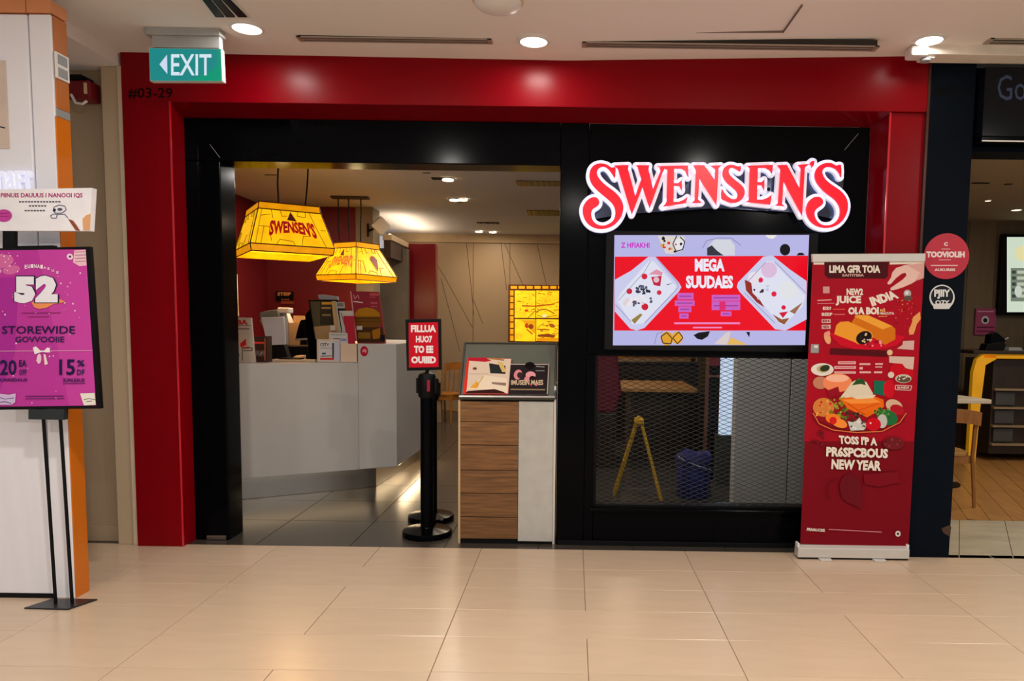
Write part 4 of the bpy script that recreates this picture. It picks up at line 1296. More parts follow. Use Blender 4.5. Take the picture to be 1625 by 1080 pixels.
for u, v in zip(seams, seams[1:]):
    z1, z0 = at(770, u, PYF).z, at(770, v, PYF).z
    box('plank', WOOD, t, X0 + .011, xm, PYF - .002 - random.random() * .003, PYF + .0199, max(z0, .031) + .002, z1 - .002, .002)
# tilted display board
pA, pB = at(729, 632, PYF - .02), at(881, 633, PYF - .02)
tA, tB = at(738, 544, PYF + .16), at(883, 545, PYF + .16)
nb_ = (pB - pA).cross(tA - pA).normalized()
if nb_.y > 0:
    nb_ = -nb_
MB().prism([pA, pB, tB, tA], -nb_ * .022).build('display_board', mat('display_slate', (92, 96, 84), .35, var=.08), t, .003)
for u, v in ((pA, pB), (pB, tB), (tB, tA), (tA, pA)):
    MB().tube([u + nb_ * .004, v + nb_ * .004], .007, 6).build('board_edge', mat('slate_edge', (66, 64, 58), .4), t)
lw = nb_ * .022
MB().prism([pA + nb_ * .001, pB + nb_ * .001, pB + (tB - pB) * .035 + nb_ * .001, pA + (tA - pA) * .035 + nb_ * .001], lw).build('ledge', STEEL, t, .002)
MB().hexa([(X0, PYF + .02, zb), (X1, PYF + .02, zb), (X1, PYF + .33, zb), (X0, PYF + .33, zb)],
          [pA - nb_ * .024 + Vector((0, .02, 0)), pB - nb_ * .024 + Vector((0, .02, 0)), tB - nb_ * .03 + Vector((0, .02, 0)), tA - nb_ * .03 + Vector((0, .02, 0))]).build('lectern_body', mat('podium_core', (60, 48, 36), .7), t)
def flat_menu(name, label, poly, thick, m, draw):
    Pm = pA + nb_ * .024
    off = Pm
    c = [onp(x, y, off, nb_) for x, y in poly]
    cc = sum(c, Vector()) / len(c)
    tt = thing(name, label, 'menu', (cc.x, cc.y, min(v.z for v in c)))
    MB().prism(c, -nb_ * .02).build('cover', m, tt, .001)
    pp = Print(off, nb_)
    draw(pp)
    pp.build('cover_print', PRINTG, tt)
def dm1(p):
    p.poly([(742, 568), (811, 569), (806, 624), (735, 624)], (226, 204, 182))
    p.poly([(742, 568), (745, 568), (740, 624), (735, 624)], (226, 50, 40))
    p.poly([(742, 567), (770, 567), (780, 572), (770, 574), (744, 572)], (190, 30, 50))
    p.poly([(776, 576), (802, 580), (802, 593), (778, 592)], (40, 44, 46))
    p.poly([(789, 573), (798, 575), (803, 590), (797, 590)], (222, 186, 110))
    p.poly([(741, 617), (770, 595), (804, 600), (805, 623), (786, 618)], (240, 222, 196))
    p.poly([(745, 615), (757, 604), (760, 610), (757, 616)], (236, 170, 60))
    p.line([(756, 613), (767, 597)], 1.4, (200, 160, 60))
    p.poly([(780, 606), (803, 607), (803, 612), (781, 609)], (150, 120, 110))
    p.poly([(742, 620), (785, 617), (798, 621), (803, 624), (738, 624)], (54, 20, 20))
    p.ell(753.5, 584.5, 3.4, 2.2, (120, 70, 60))
    p.line([(745, 593), (775, 593)], .7, (190, 160, 140))
    p.line([(776, 568), (800, 571)], 2.4, (176, 120, 60))
def dm2(p):
    p.poly([(810, 577), (871, 577.5), (868, 625), (807, 625)], (40, 32, 36))
    p.line([(810, 577.5), (871, 578), (868.5, 625)], 1.2, (206, 190, 176))
    p.ell(841, 580, 8, 6, (14, 12, 14))
    p.ell(822, 594, 6.4, 8, (222, 140, 150), 20); p.ell(825, 595, 4.4, 5, (60, 40, 44))
    p.ell(842, 595, 8, 6, (230, 160, 166)); p.ell(845, 602, 6, 6, (36, 24, 28)); p.ell(836, 601, 4, 4, (226, 140, 150))
    p.text('IMUSEIN MAES', (811, 602.5, 862, 610.5), (214, 190, 160), .03)
    p.line([(851, 581), (864, 582)], 1.6, (150, 150, 150)); p.line([(850, 588), (864, 588)], 1.6, (130, 130, 130))
    p.line([(810, 617.5), (865, 618)], 2, (150, 130, 96))
    p.blobs(841, 608, 852, 613, 5, 2, [(226, 130, 140), (190, 40, 60)])
flat_menu('menu_booklet', 'red and cream menu lying on the podium top, left one', [(741.5, 567), (812, 568.5), (806.5, 625), (734, 625)], .02, mat('menu_cover', (200, 60, 50), .4), dm1)
flat_menu('menu_booklet', 'dark menu with pink desserts lying on the podium top, right one', [(811.5, 576), (872, 577), (869, 626), (807.5, 626)], .02, mat('menu_dark', (40, 34, 36), .4), dm2)

# ================================================================== STORE INTERIOR SHELL
ws = setting('wall_back', (-1, YW, 0), 'taupe back wall of the restaurant with thin slanting grooves')
box('wall_panel', BACKW, ws, -3.0, 2.2, YW, YW + .15, 0, 2.715)
box('cornice', mat('cornice_paint', (190, 164, 128), .6), ws, -3.0, 2.2, YW - .05, YW + .15, 2.716, ZS)
GRV = mat('groove_shade', (112, 88, 62), .8)
for L in (((740, 386), (747, 450), (752, 500)), ((751, 386), (750.5, 545)), ((795, 386), (804, 460)), ((800.5, 386), (830, 452)), ((809, 386), (809, 452)),
          ((852, 386), (867, 452)), ((694, 420), (706, 440), (750, 520)), ((700, 442), (730, 558)), ((751, 475), (766, 513))):
    for u, v in zip(L, L[1:]):
        MB().tube([at(*u, YW), at(*v, YW)], .0045, 4).build('groove', GRV, ws)
# maroon walls
wm_ = setting('wall_side', (-3.85, 2.4, 0), 'maroon walls behind the service counter')
box('wall_panel', MAROON, wm_, -4.0, -3.85, .2, 4.75, 0, ZS)
mx1 = at(565, 400, 4.6).x
box('wall_panel', MAROON, wm_, -3.85, mx1, 4.6, 4.75, 0, ZS)
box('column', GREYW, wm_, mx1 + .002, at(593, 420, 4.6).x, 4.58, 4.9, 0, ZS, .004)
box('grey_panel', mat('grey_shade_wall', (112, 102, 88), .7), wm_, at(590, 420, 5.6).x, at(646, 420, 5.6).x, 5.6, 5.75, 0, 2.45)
box('maroon_panel', mat('maroon_gloss', (118, 4, 24), .3, var=.04), wm_, at(641, 420, 5.9).x, at(691.5, 420, 5.9).x, 5.9, 6.05, at(660, 541, 5.9).z, at(660, 386, 5.9).z, .006)
box('low_wall', mat('low_wall_tan', (160, 138, 108), .5), wm_, at(600, 560, 5.8).x, at(700, 560, 5.8).x, 5.8, 5.9, 0, at(660, 541, 5.8).z)
box('ledge', mat('ledge_tan', (196, 170, 136), .5), wm_, at(600, 560, 5.75).x, at(692, 560, 5.75).x, 5.7, 5.899, at(660, 541, 5.8).z + .001, at(660, 537, 5.8).z + .02, .004)
# side partition right of the window bay
wd2 = setting('wall_side', (2.1, 3, 0), 'inner right wall of the restaurant')
box('wall_panel', mat('store_side', (70, 52, 42), .6), wd2, 2.02, 2.15, .2, 7.2, 0, ZS)
# bulkhead with cove lamp
bx = at(605, 380, 4.75).x
t = thing('cove_bulkhead', 'white topped bulkhead with hidden warm strip lamp under the ceiling', 'bulkhead', (bx + .2, 5.7, 2.3))
z0, z1 = at(600, 378, 4.75).z, at(600, 366, 4.75).z
MB().box(bx - .02, bx + .07, 4.95, 7.1, z0 - .22, z0).build('dark_face', mat('bulkhead_dark', (70, 50, 44), .6), t)
MB().box(bx - .03, bx + .09, 4.93, 7.12, z0 + .001, z1 - .02).build('light_edge', CREAM, t, .004)
MB().box(bx + .03, bx + .06, 5.0, 7.0, z1 - .019, z1 - .008).build('lamp_strip', COVE, t)
area('cove_lamp', (bx + .12, 5.9, z1 + .01), .3, 6, WARM, (math.pi, 0, 0), 1.6)
a = at(604, 358, 4.45)
t = thing('wall_speaker', 'white tilted speaker box by the bulkhead under the ceiling', 'speaker', a - Vector((0, 0, .1)))
MB().rbox(a, .17, .14, .17, .5, .2, .75).build('cabinet', WHITE, t, .02)
MB().tube([a + Vector((-.02, .05, 0)), a + Vector((-.19, .12, -.05))], .012, 8).build('bracket', BLACKM, t)
MB().tube([a + Vector((-.19, .12, -.12)), a + Vector((-.19, .12, .04))], .012, 8).build('bracket_plate', BLACKM, t)

# store ceiling lamps and fittings
def track_lamp(px_, py_, label, w):
    g = fl(px_, py_, ZS)
    t = thing('ceiling_spot', label, 'ceiling light', (g.x, g.y, ZS), 'spot lamps in the restaurant ceiling')
    MB().box(g.x - w, g.x + w * .35, g.y - .05, g.y + .05, ZS - .008, ZS - .001).build('housing', BLACKM, t, .002)
    MB().lathe((g.x, g.y, ZS), [(.055, -.008), (.055, -.022), (.03, -.026)], 20).build('lamp_face', GLOWW, t, smooth=True)
track_lamp(711, 283, 'spot lamp on a dark plate, nearest the entrance', .16)
track_lamp(734, 315, 'right lamp of the pair in the middle of the ceiling', .09)
track_lamp(721, 315.5, 'left smaller lamp of the pair in the middle of the ceiling', .06)
track_lamp(782, 367, 'bright lamp close to the back wall cornice', .05)
track_lamp(760, 366, 'faint lamp beside the bright one at the back cornice', .05)
def ceil_slot(u, v, d, m, label):
    p_, q_ = fl(*u, ZS), fl(*v, ZS)
    t = thing('ceiling_grille', label, 'air vent', ((p_.x + q_.x) / 2, p_.y, ZS), 'grilles in the restaurant ceiling')
    MB().box(p_.x, q_.x, p_.y - d / 2, p_.y + d / 2, ZS - .006, ZS - .001).build('frame', m, t)
    n = max(3, int((q_.x - p_.x) / .06))
    for i in range(n):
        x = p_.x + (i + .5) * (q_.x - p_.x) / n
        MB().box(x - .006, x + .006, p_.y - d / 2 + .01, p_.y + d / 2 - .01, ZS - .014, ZS - .006).build('slat', mat('grille_tan', (196, 140, 50), .5) if i < 2 else m, t)
ceil_slot((820, 290), (905, 291), .26, mat('grille_grey', (120, 108, 96), .5), 'pale ceiling grille near the entrance post')
ceil_slot((837, 337), (905, 338), .42, mat('grille_dark', (60, 54, 48), .5), 'dark ceiling grille with tan bars, farther back')
ceil_slot((757, 353), (792, 353), .16, BLACKM, 'small dark ceiling grille near the back wall')
for u, v in (((665, 264), (694, 264)), ((671, 274), (684, 275)), ((420, 277), (441, 278.5)), ((725, 321), (734, 321))):
    p_, q_ = fl(*u, ZS), fl(*v, ZS)
    MB().box(p_.x, q_.x, p_.y - .012, p_.y + .012, ZS - .004, ZS - .0005).build('ceiling_slot', BLACKM, ceil1)

# ---------------------------------------------------------------- stained glass lamps
def glass_lamp(label, near, right_len, left_len, ang, zlo, zhi, taper, canopy, logo):
    """near: bottom corner facing the viewer; ang: direction of the right face's bottom edge"""
    n = Vector(near)
    ur = Vector((math.cos(ang), math.sin(ang), 0))
    ul = Vector((-math.sin(ang), math.cos(ang), 0))
    P = [n, n + ur * right_len, n + ur * right_len + ul * left_len, n + ul * left_len]
    c = sum(P, Vector()) / 4
    hh = zhi - zlo
    t = thing('stained_glass_lamp', label, 'pendant lamp', (c.x, c.y, zlo), 'yellow glass lamps over the counter')
    lev = [(0, 1.0), (.14, 1.03), (.86, taper * 1.04), (1.0, taper)]
    def pt(i, k, out=0):
        h_, s_ = lev[k]
        q_ = c + (P[i] - c) * (s_ + out)
        return Vector((q_.x, q_.y, zlo + hh * h_))
    for i in range(4):
        j = (i + 1) % 4
        nv = ((P[i] + P[j]) / 2 - c).normalized() * -.006
        for k, (nm, m) in enumerate((('lower_band', LAMPB), ('glass_panel', LAMPG), ('upper_band', LAMPB))):
            o = MB().prism([pt(i, k), pt(j, k), pt(j, k + 1), pt(i, k + 1)], nv).build(nm, m, t)
            if k == 1:
                A, B, C, D = pt(i, 1, .008), pt(j, 1, .008), pt(j, 2, .008), pt(i, 2, .008)
                g = lambda u, v: (A * (1 - u) + B * u) * (1 - v) + (D * (1 - u) + C * u) * v
                for L in (((.06, 0), (.06, 1)), ((.9, 0), (.84, .6), (.8, 1)), ((.06, .5), (.2, .5), (.24, .1)), ((.6, 0), (.64, .3), (.74, .3)), ((.2, 1), (.24, .75)), ((.34, 1), (.37, .82), (.45, .84)), ((.62, 1), (.6, .86), (.72, .84), (.74, 1)), ((.3, 0), (.34, .16), (.5, .12), (.52, 0)), ((.12, .0), (.13, .5)), ((.9, .5), (.97, .5)), ((.06, .8), (.2, .86))):
                    for u_, v_ in zip(L, L[1:]):
                        MB().tube([g(*u_), g(*v_)], .0022, 4).build('lead_line', LEAD, o)
                if (i, logo) in ((0, 1), (3, 2)):
                    # arched red lettering painted on the panel
                    word = "SWENSEN'S"
                    v, f = glyphs(word, .05, 2)
                    a0, a1 = min(q_[0] for q_ in v), max(q_[0] for q_ in v)
                    b0, b1 = min(q_[1] for q_ in v), max(q_[1] for q_ in v)
                    u0, u1 = (.2, .82) if logo == 1 else (.25, .9)
                    pts_ = []
                    for q_ in v:
                        s = (q_[0] - a0) / (a1 - a0)
                        hgt = (q_[1] - b0) / (b1 - b0)
                        drop = .14 * (abs(2 * s - 1) ** 2)
                        pts_.append(g(u0 + s * (u1 - u0), .36 + hgt * .34 - drop * (1 - hgt) ))
                    MB().add([q_ - nv * .5 for q_ in pts_], f).build('lettering', mat('lamp_red', (206, 24, 30), .4, emit=.35) if logo == 1 else mat('lamp_amber_ink', (214, 120, 20), .4, emit=.3), o)
                    MB().add([g(.44, .72) - nv * .5, g(.58, .70) - nv * .5, g(.5, .97) - nv * .5], [(0, 1, 2)]).build('emblem', mat('lamp_brown', (110, 40, 20), .4, emit=.2), o)
                if i == 0 and logo == 2:
                    MB().add([g(u_, v_) - nv * .5 for u_, v_ in ((.42, .6), (.5, .72), (.6, .72), (.66, .6), (.6, .3), (.54, .15))], [(0, 1, 2, 3, 4, 5)]).build('emblem', mat('lamp_maroon', (140, 30, 20), .4, emit=.2), o)
        for k in range(4):
            MB().tube([pt(i, k, .004), pt(j, k, .004)], .005, 5).build('came', LEAD, t)
        MB().tube([pt(i, k, .004) for k in range(4)], .005, 5).build('corner_came', LEAD, t)
    MB().prism([pt(i, 3) for i in range(4)], (0, 0, -.006)).build('cap', LAMPB, t)
    for q_ in canopy:
        q_ = Vector(q_)
        e = Vector((c.x + (q_.x - c.x) * .9, c.y + (q_.y - c.y) * .9, zlo + hh))
        kx = [Vector((q_.x + dx, q_.y, q_.z + (e.z - q_.z) * s)) for s, dx in ((0, 0), (.3, .004), (.6, -.004), (1, 0))]
        kx[-1] = e
        kx[0].z = ZS - .012
        MB().tube(kx, .007, 6).build('suspension_rod', BLACKM, t)
    l = bpy.data.lights.new('lamp_bulb', 'POINT')
    l.energy = 7
    l.color = (1, .75, .35)
    l.shadow_soft_size = .08
    lo = bpy.data.objects.new('lamp_bulb', l)
    lo.location = (c.x, c.y, zlo - .06)
    COL.objects.link(lo)
    return t, c
n1 = at(399, 397, 1.45)
zlo = n1.z
zhi = at(410, 320, 1.62).z
t, c1 = glass_lamp('large yellow stained glass pendant lamp nearest the entrance', (n1.x, n1.y, 0), .66, .84, math.radians(33), zlo, zhi, .74,
           [(fl(408, 250, ZS).x + .25, 1.75, ZS), (fl(462, 250, ZS).x + .18, 1.8, ZS)], 1)
n2 = at(565, 443, 3.45)
zlo2 = n2.z
zhi2 = at(560, 384, 3.7).z
cp = fl(553, 312, ZS)
t, c2 = glass_lamp('smaller yellow stained glass pendant lamp behind, nearer the maroon wall', (n2.x, n2.y, 0), .62, .62, math.radians(60), zlo2, zhi2, .56,
           [(cp.x - .12, cp.y, ZS - .02), (cp.x, cp.y, ZS - .02), (cp.x + .14, cp.y, ZS - .02)], 2)
a, b = fl(527, 312, ZS), fl(580, 309, ZS)
MB().rbox(((a.x + b.x) / 2, cp.y, ZS - .012), b.x - a.x, .12, .022, .06).build('canopy', mat('canopy_dark', (70, 64, 56), .4), t, .01)

# ---------------------------------------------------------------- lit glass window on the back wall
a, b = at(808.5, 453, YW - .06), at(905, 544, YW - .06)
t = thing('glass_lightbox', 'glowing yellow stained glass picture on the back wall', 'light box', ((a.x + b.x) / 2, YW - .03, b.z))
MB().box(a.x - .02, b.x + .02, YW - .05, YW - .002, b.z - .02, a.z + .02).build('case', mat('case_brown', (110, 64, 10), .5), t, .004)
YG1 = mat('lit_pane', (250, 192, 16), .3, var=.22, scale=11, emit=.95)
YG2 = mat('lit_pane_amber', (248, 160, 4), .3, var=.25, scale=9, emit=.8)
fx = [808.5, 815.5, 850, 887.5, 905]
fy = [453, 459, 505, 541]
def pane(x0, x1, y0, y1, m):
    A, B = at(x0, y0, YW - .056), at(x1, y1, YW - .056)
    return MB().box(A.x + .006, B.x - .006, YW - .06, YW - .05, B.z + .006, A.z - .006).build('pane', m, t)
big = [pane(816.5, 850, 460, 505, YG1), pane(850.5, 888, 460, 505, YG1), pane(816.5, 850, 505.5, 542, YG1), pane(850.5, 888, 505.5, 542, YG1)]
for k in range(8):
    pane(809, 815.5, 460 + k * 10.2, 469.5 + k * 10.2, YG2)
for k in range(7):
    pane(810 + k * 12.5, 821 + k * 12.5, 453, 458.5, YG2)
p = Print((0, YW - .06, 0), FRONT)
BR = (150, 78, 6)
random.seed(3)
for k in range(60):
    x, y = random.uniform(818, 882), random.uniform(462, 496)
    p.line([(x, y), (x + random.uniform(2, 8), y + random.uniform(-2.5, 2.5))], random.uniform(.5, 1.3), random.choice([(206, 132, 8), (180, 100, 8), (226, 160, 10), (240, 206, 60), (200, 110, 20)]))
for k in range(26):
    x, y = random.uniform(852, 884), random.uniform(508, 540)
    p.line([(x, y), (x + random.uniform(2, 8), y + random.uniform(-1.5, 1.5))], random.uniform(.6, 2), random.choice([(226, 150, 10), (206, 120, 10), (236, 196, 40), (176, 90, 16)]))
p.line([(828, 485), (850, 485.5), (880, 482)], 2, (186, 84, 10))
p.line([(838, 504), (850, 492), (851, 485)], 1, BR)
p.line([(851, 495), (858, 491), (866, 490.5), (874, 494), (880, 498)], 1.6, (160, 84, 10))
p.line([(852, 500), (866, 503), (884, 500)], 1.2, (176, 110, 10))
p.ell(835.5, 492.5, 3, 2, (222, 70, 20))
p.ell(864, 501, 4, 2.4, (250, 232, 170))
p.poly([(828, 508), (849, 508), (849, 530), (838, 519)], (244, 166, 16))
p.poly([(833, 514), (837, 512), (839, 519), (836, 521), (833, 518)], (206, 60, 20))
p.ell(842.5, 518, 4, 4, (150, 66, 14))
p.line([(836, 522), (845, 530)], 2, (214, 70, 20))
p.line([(852, 522), (872, 523)], 1.6, (176, 70, 14))
p.ell(876, 516.5, 5, 3, (170, 90, 30), 20)
p.poly([(853, 531), (870, 529), (881, 532), (880, 535), (854, 534)], (140, 64, 20))
p.rect(852, 536, 886, 541, (240, 150, 8))
for k in range(10):
    x, y = random.uniform(853, 884), random.uniform(508, 535)
    p.line([(x, y), (x + random.uniform(2, 7), y + random.uniform(-1.5, 1.5))], .8, BR)
p.build('glass_picture', print_mat('lit_glass_ink', emit=1.0), t)

# ---------------------------------------------------------------- service counter
ZB, ZL, ZH = .2, 1.092, 1.244
fA = Vector((-2.557, .915, 0)); fB = Vector((-1.481, 1.496, 0))
dr = (fB - fA).normalized()
fL = fA - dr * .9
nrm = Vector((-dr.y, dr.x, 0))          # into the shop
sd = (Vector((-1.456, 2.352, 0)) - fB)
fC = fB + sd.normalized() * 1.5
step = fB - dr * ((at(630, 560, 1.45).x - at(567, 560, 1.3).x) / dr.x)
step = Vector((at(567, 560, 1.33).x, 0, 0)); step.y = fB.y - (fB.x - step.x) * dr.y / dr.x
t = thing('service_counter', 'white service counter with raised end and steel plinth', 'counter', (-2.0, 1.6, 0))
Z = lambda v, z: Vector((v.x, v.y, z))
tk = nrm * .62
MB().prism([Z(fL, ZB), Z(step, ZB), Z(step + tk, ZB), Z(fL + tk, ZB)], (0, 0, ZL - ZB)).build('front_body', COUNTER, t, .004)
hx = Vector((fB.x + .0, fB.y, 0))
MB().prism([Z(step + dr * .0005, ZB), Z(fB, ZB), Z(fC, ZB), Z(fC - Vector((.62, 0, 0)), ZB), Z(step + tk + dr * .0005, ZB)], (0, 0, ZH - ZB)).build('raised_body', COUNTER, t, .006)
pA_, pB_ = fL + nrm * .16, fl(597, 772)
pB_.z = 0
pC_ = fC + Vector((-.16, 0, 0))
MB().prism([Z(pA_, 0), Z(pB_, 0), Z(pC_, 0), Z(pC_ - Vector((.4, 0, 0)), 0), Z(pA_ + nrm * .35, 0)], (0, 0, ZB - .001)).build('plinth', STEEL, t, .003)
q0_, q1_ = at(541, 560, 1.325), at(566, 560, 1.325)
MB().box(q0_.x, q1_.x, 1.322, 1.333, ZL + .001, ZH).build('riser_panel', mat('riser_lit_cream', (232, 206, 178), .5), t, .002)  # lit face of the raised end; the warm light is put into the cream
# warm strip under the side of the counter
area('plinth_light', ((fB.x + fC.x) / 2 - .05, (fB.y + fC.y) / 2, ZB - .012), .06, 4.5, (1, .72, .42), (0, 0, 0), 1.0)
_l = area('plinth_light', ((fL + fB) / 2 + nrm * .08 + Vector((0, 0, ZB - .012))), 1.7, 1.6, (1, .72, .42), (0, 0, math.atan2(dr.y, dr.x)), .05)  # unseen strip added along the front to warm the steel plinth
MB().box((fB.x + fC.x) / 2 - .07, (fB.x + fC.x) / 2 - .03, fB.y + .1, fC.y - .1, ZB - .008, ZB - .001).build('strip_lamp', GLOWW, t)
# round sticker
cn = -nrm
pl = Vector((fB.x, fB.y, 1))
s0 = onp(578, 557, pl, cn)
st = thing('counter_sticker', 'small round red sticker on the raised counter end', 'sticker', s0 - Vector((0, 0, .05)))
p = Print(pl, cn)
p.ell(578, 557, 6.2, 8.2, (176, 16, 44))
p.ell(578, 557, 5, 6.8, (196, 24, 54))
p.poly([(575, 557), (576, 554), (580, 553.5), (582, 556), (581, 560), (578, 558), (575.5, 559)], (236, 150, 160))
p.build('sticker_print', PRINT, st)
MB().prism([onp(578 + 6.2 * math.cos(a_), 557 + 8.2 * math.sin(a_), pl + cn * .0005, cn) for a_ in [i * math.pi / 10 for i in range(20)]], nrm * .0003).build('sticker_disc', mat('sticker_red', (176, 16, 44), .4), st)

def clampz(c, base):
    return [Vector((v.x, v.y, max(v.z, base + .0005))) for v in c]
# things on the counter: helper placing an upright card at a depth
def upright(name, label, cat, quad, Y, thick, m, draw=None, pm=None, base=ZL, group=None):
    c = [at(x, y, Y) for x, y in quad]
    dz = base - min(v.z for v in c)
    cc = sum(c, Vector()) / 4
    t = thing(name, label, cat, (cc.x, Y, base), group)
    lo = min(v.z for v in c)
    c = [Vector((v.x, v.y, base + .0005 if v.z - lo < .02 else v.z)) for v in c]
    MB().prism(c, (0, thick, 0)).build('panel', m, t, .0015)
    if draw:
        p = Print((0, Y, 0), FRONT)
        draw(p)
        p.build('panel_print', pm or PRINT, t)
    return t
def d_card(p):
    p.text('BA', (376, 507, 393, 515), (196, 40, 40), .04)
    p.line([(376, 521.5), (396, 521.5)], 1.4, (90, 40, 40))
    p.line([(376, 516.8), (399, 516)], .8, (90, 50, 50))
    p.poly([(381, 545), (390, 537), (391, 547), (384, 550), (396, 550), (396, 551.5), (382, 551)], (222, 40, 40))
    p.line([(384.5, 572), (384.5, 552.5), (400, 551.5), (400, 556), (386, 556)], 1.2, (50, 50, 40))
    p.rect(377, 560, 381, 566, (170, 160, 140))
upright('menu_card', 'tall white menu card at the left end of the counter', 'menu', [(373.5, 503), (398.5, 504), (405, 573), (375, 573)], 1.08, .02, mat('card_ivory', (214, 200, 184), .5), d_card)
def d_box(p):
    p.rect(402.5, 542, 419, 545, (236, 70, 60))
    p.rect(406, 556, 420, 565, (120, 100, 96))
    p.line([(420.5, 536), (420.5, 572)], 2, (176, 100, 60))
    p.blobs(406, 555, 420, 564, 6, 2, [(214, 190, 170), (60, 40, 40)])
upright('leaflet_rack', 'dark leaflet rack with red strip beside the tall menu card', 'rack', [(402, 534), (423, 533), (424, 572), (406, 572)], 1.16, .1, mat('rack_dark', (58, 28, 26), .5), d_box)
def d_scr(p):
    p.rect(380, 0, 380.1, .1, (0, 0, 0))
t = thing('till_screen', 'white backed till screen standing on the counter', 'screen', at(433, 548, 1.5))
MB().prism([at(x, y, 1.5) for x, y in ((414, 503.5), (450, 502.5), (452.5, 546.5), (424, 547.5))], (0, .03, 0)).build('back_shell', mat('till_white', (206, 206, 212), .3), t, .004)
MB().prism([at(x, y, 1.53) for x, y in ((412, 508), (416, 504), (426, 546), (420, 524))], (0, .03, 0)).build('side_edge', mat('till_tan', (176, 140, 108), .4), t)
g = at(438, 555, 1.55)
MB().prism([Vector((g.x - .1, 1.56, ZL)), Vector((g.x + .1, 1.56, ZL)), Vector((g.x + .06, 1.56, at(438, 545, 1.56).z)), Vector((g.x - .06, 1.56, at(438, 545, 1.56).z))], (0, .08, 0)).build('foot', BLACKM, t, .004)
# back work surface, dark
a, b = at(385, 548, 1.92), at(500, 566, 1.92)
t = thing('work_shelf', 'low black work shelf behind the counter front', 'shelf', ((a.x + b.x) / 2, 1.95, 0))
MB().box(a.x, b.x, 1.9, 2.4, 1.05, at(440, 549, 1.92).z).build('shelf_block', BLACKM, t, .004)
MB().box(a.x + .05, b.x - .05, 1.95, 2.35, 0, 1.049).build('leg_panel', BLACKM, t)
# receipt printer stack
zsft = at(440, 549, 1.92).z
ZSF = zsft
a, b = at(421, 491, 2.05), at(452, 505, 2.05)
t = thing('receipt_printer', 'grey green printer box behind the till screen', 'printer', ((a.x + b.x) / 2, 2.0, ZSF))
MB().box(a.x + .01, b.x - .01, 2.0, 2.16, ZSF, b.z).build('body', GREYP, t, .006)
MB().prism([(a.x, 1.93, b.z), (b.x, 1.93, b.z), (b.x - .02, 1.93, a.z), (a.x + .08, 1.93, a.z - .01), (a.x, 1.93, a.z - .03)], (0, .2, 0)).build('lid', mat('printer_green', (112, 124, 122), .4), t, .004)
a, b = at(446, 488, 2.05), at(464, 497, 2.05)
MB().box(a.x, b.x, 1.96, 2.08, b.z, a.z).build('paper_roll', WHITE, t, .01)
MB().box(b.x - .1, b.x - .06, 2.0, 2.06, ZSF, b.z).build('neck', GREYP, t)
a, b = at(455, 512, 2.23), at(490, 540, 2.23)
t = thing('tan_carton', 'open tan cardboard carton behind the till', 'box', ((a.x + b.x) / 2, 2.17, ZSF))
TAN = mat('carton_tan', (196, 160, 110), .6)
zt3 = a.z
a.x += .02
MB().box(a.x, b.x, 2.225, 2.235, ZSF, zt3).build('front_wall', TAN, t)
MB().box(a.x, b.x, 2.345, 2.35, ZSF, zt3 + .07).build('rear_wall', TAN, t)
MB().box(a.x, a.x + .008, 2.235, 2.345, ZSF, zt3).build('side_wall', TAN, t)
MB().box(b.x - .008, b.x, 2.235, 2.345, ZSF, zt3).build('side_wall', TAN, t)
MB().hexa([(a.x, 2.225, zt3), (a.x + .006, 2.225, zt3), (a.x + .006, 2.345, zt3), (a.x, 2.345, zt3)], [(a.x - .05, 2.225, zt3 + .11), (a.x - .044, 2.225, zt3 + .11), (a.x - .044, 2.345, zt3 + .11), (a.x - .05, 2.345, zt3 + .11)]).build('flap', WHITE, t)
# card terminal (black) and pen, keyboard
t = thing('card_terminal', 'black card terminal on a stand behind the counter', 'terminal', at(478, 548, 2.0))
MB().prism([at(x, y, 1.98) for x, y in ((476, 509), (479, 507), (491, 506), (494, 540), (468, 540), (471, 525))], (0, .06, 0)).build('body', BLACK, t, .006)
MB().prism([at(x, y, 1.97) for x, y in ((468, 537), (489, 536), (489, 539), (468, 540))], (0, .02, 0)).build('keypad', GREYP, t)
MB().prism([at(x, y, 2.0) for x, y in ((477, 538), (486, 538), (488, 547), (476, 547))], (0, .05, 0)).build('stand', BLACKM, t)
kz = ZL
t = thing('keyboard', 'flat dark keyboard with pale edge lying on the counter', 'keyboard', (at(455, 571, 1.28).x, 1.3, kz))
a, b = at(428, 571, 1.28), at(498, 571, 1.28)
MB().box(a.x, b.x - .0, 1.3, 1.4, kz + .0005, kz + .018).build('tray', CREAM, t, .004)
MB().box(a.x + .06, b.x - .12, 1.31, 1.39, kz + .0185, kz + .028).build('keys', BLACKM, t, .003)
t = thing('tissue_packet', 'small crumpled yellow packet on the counter behind the keyboard', 'packet', (at(474, 564, 1.45).x, 1.46, kz))
a = at(474, 563, 1.45)
MB().lathe((a.x, 1.46, kz), [(.02, .0005), (.05, .012), (.045, .035), (.018, .045)], 9).build('packet', mat('packet_yellow', (206, 166, 96), .5), t)
MB().rbox((a.x + .03, 1.46, kz + .03), .05, .03, .03, .4, .3).build('torn_end', CREAM, t, .004)
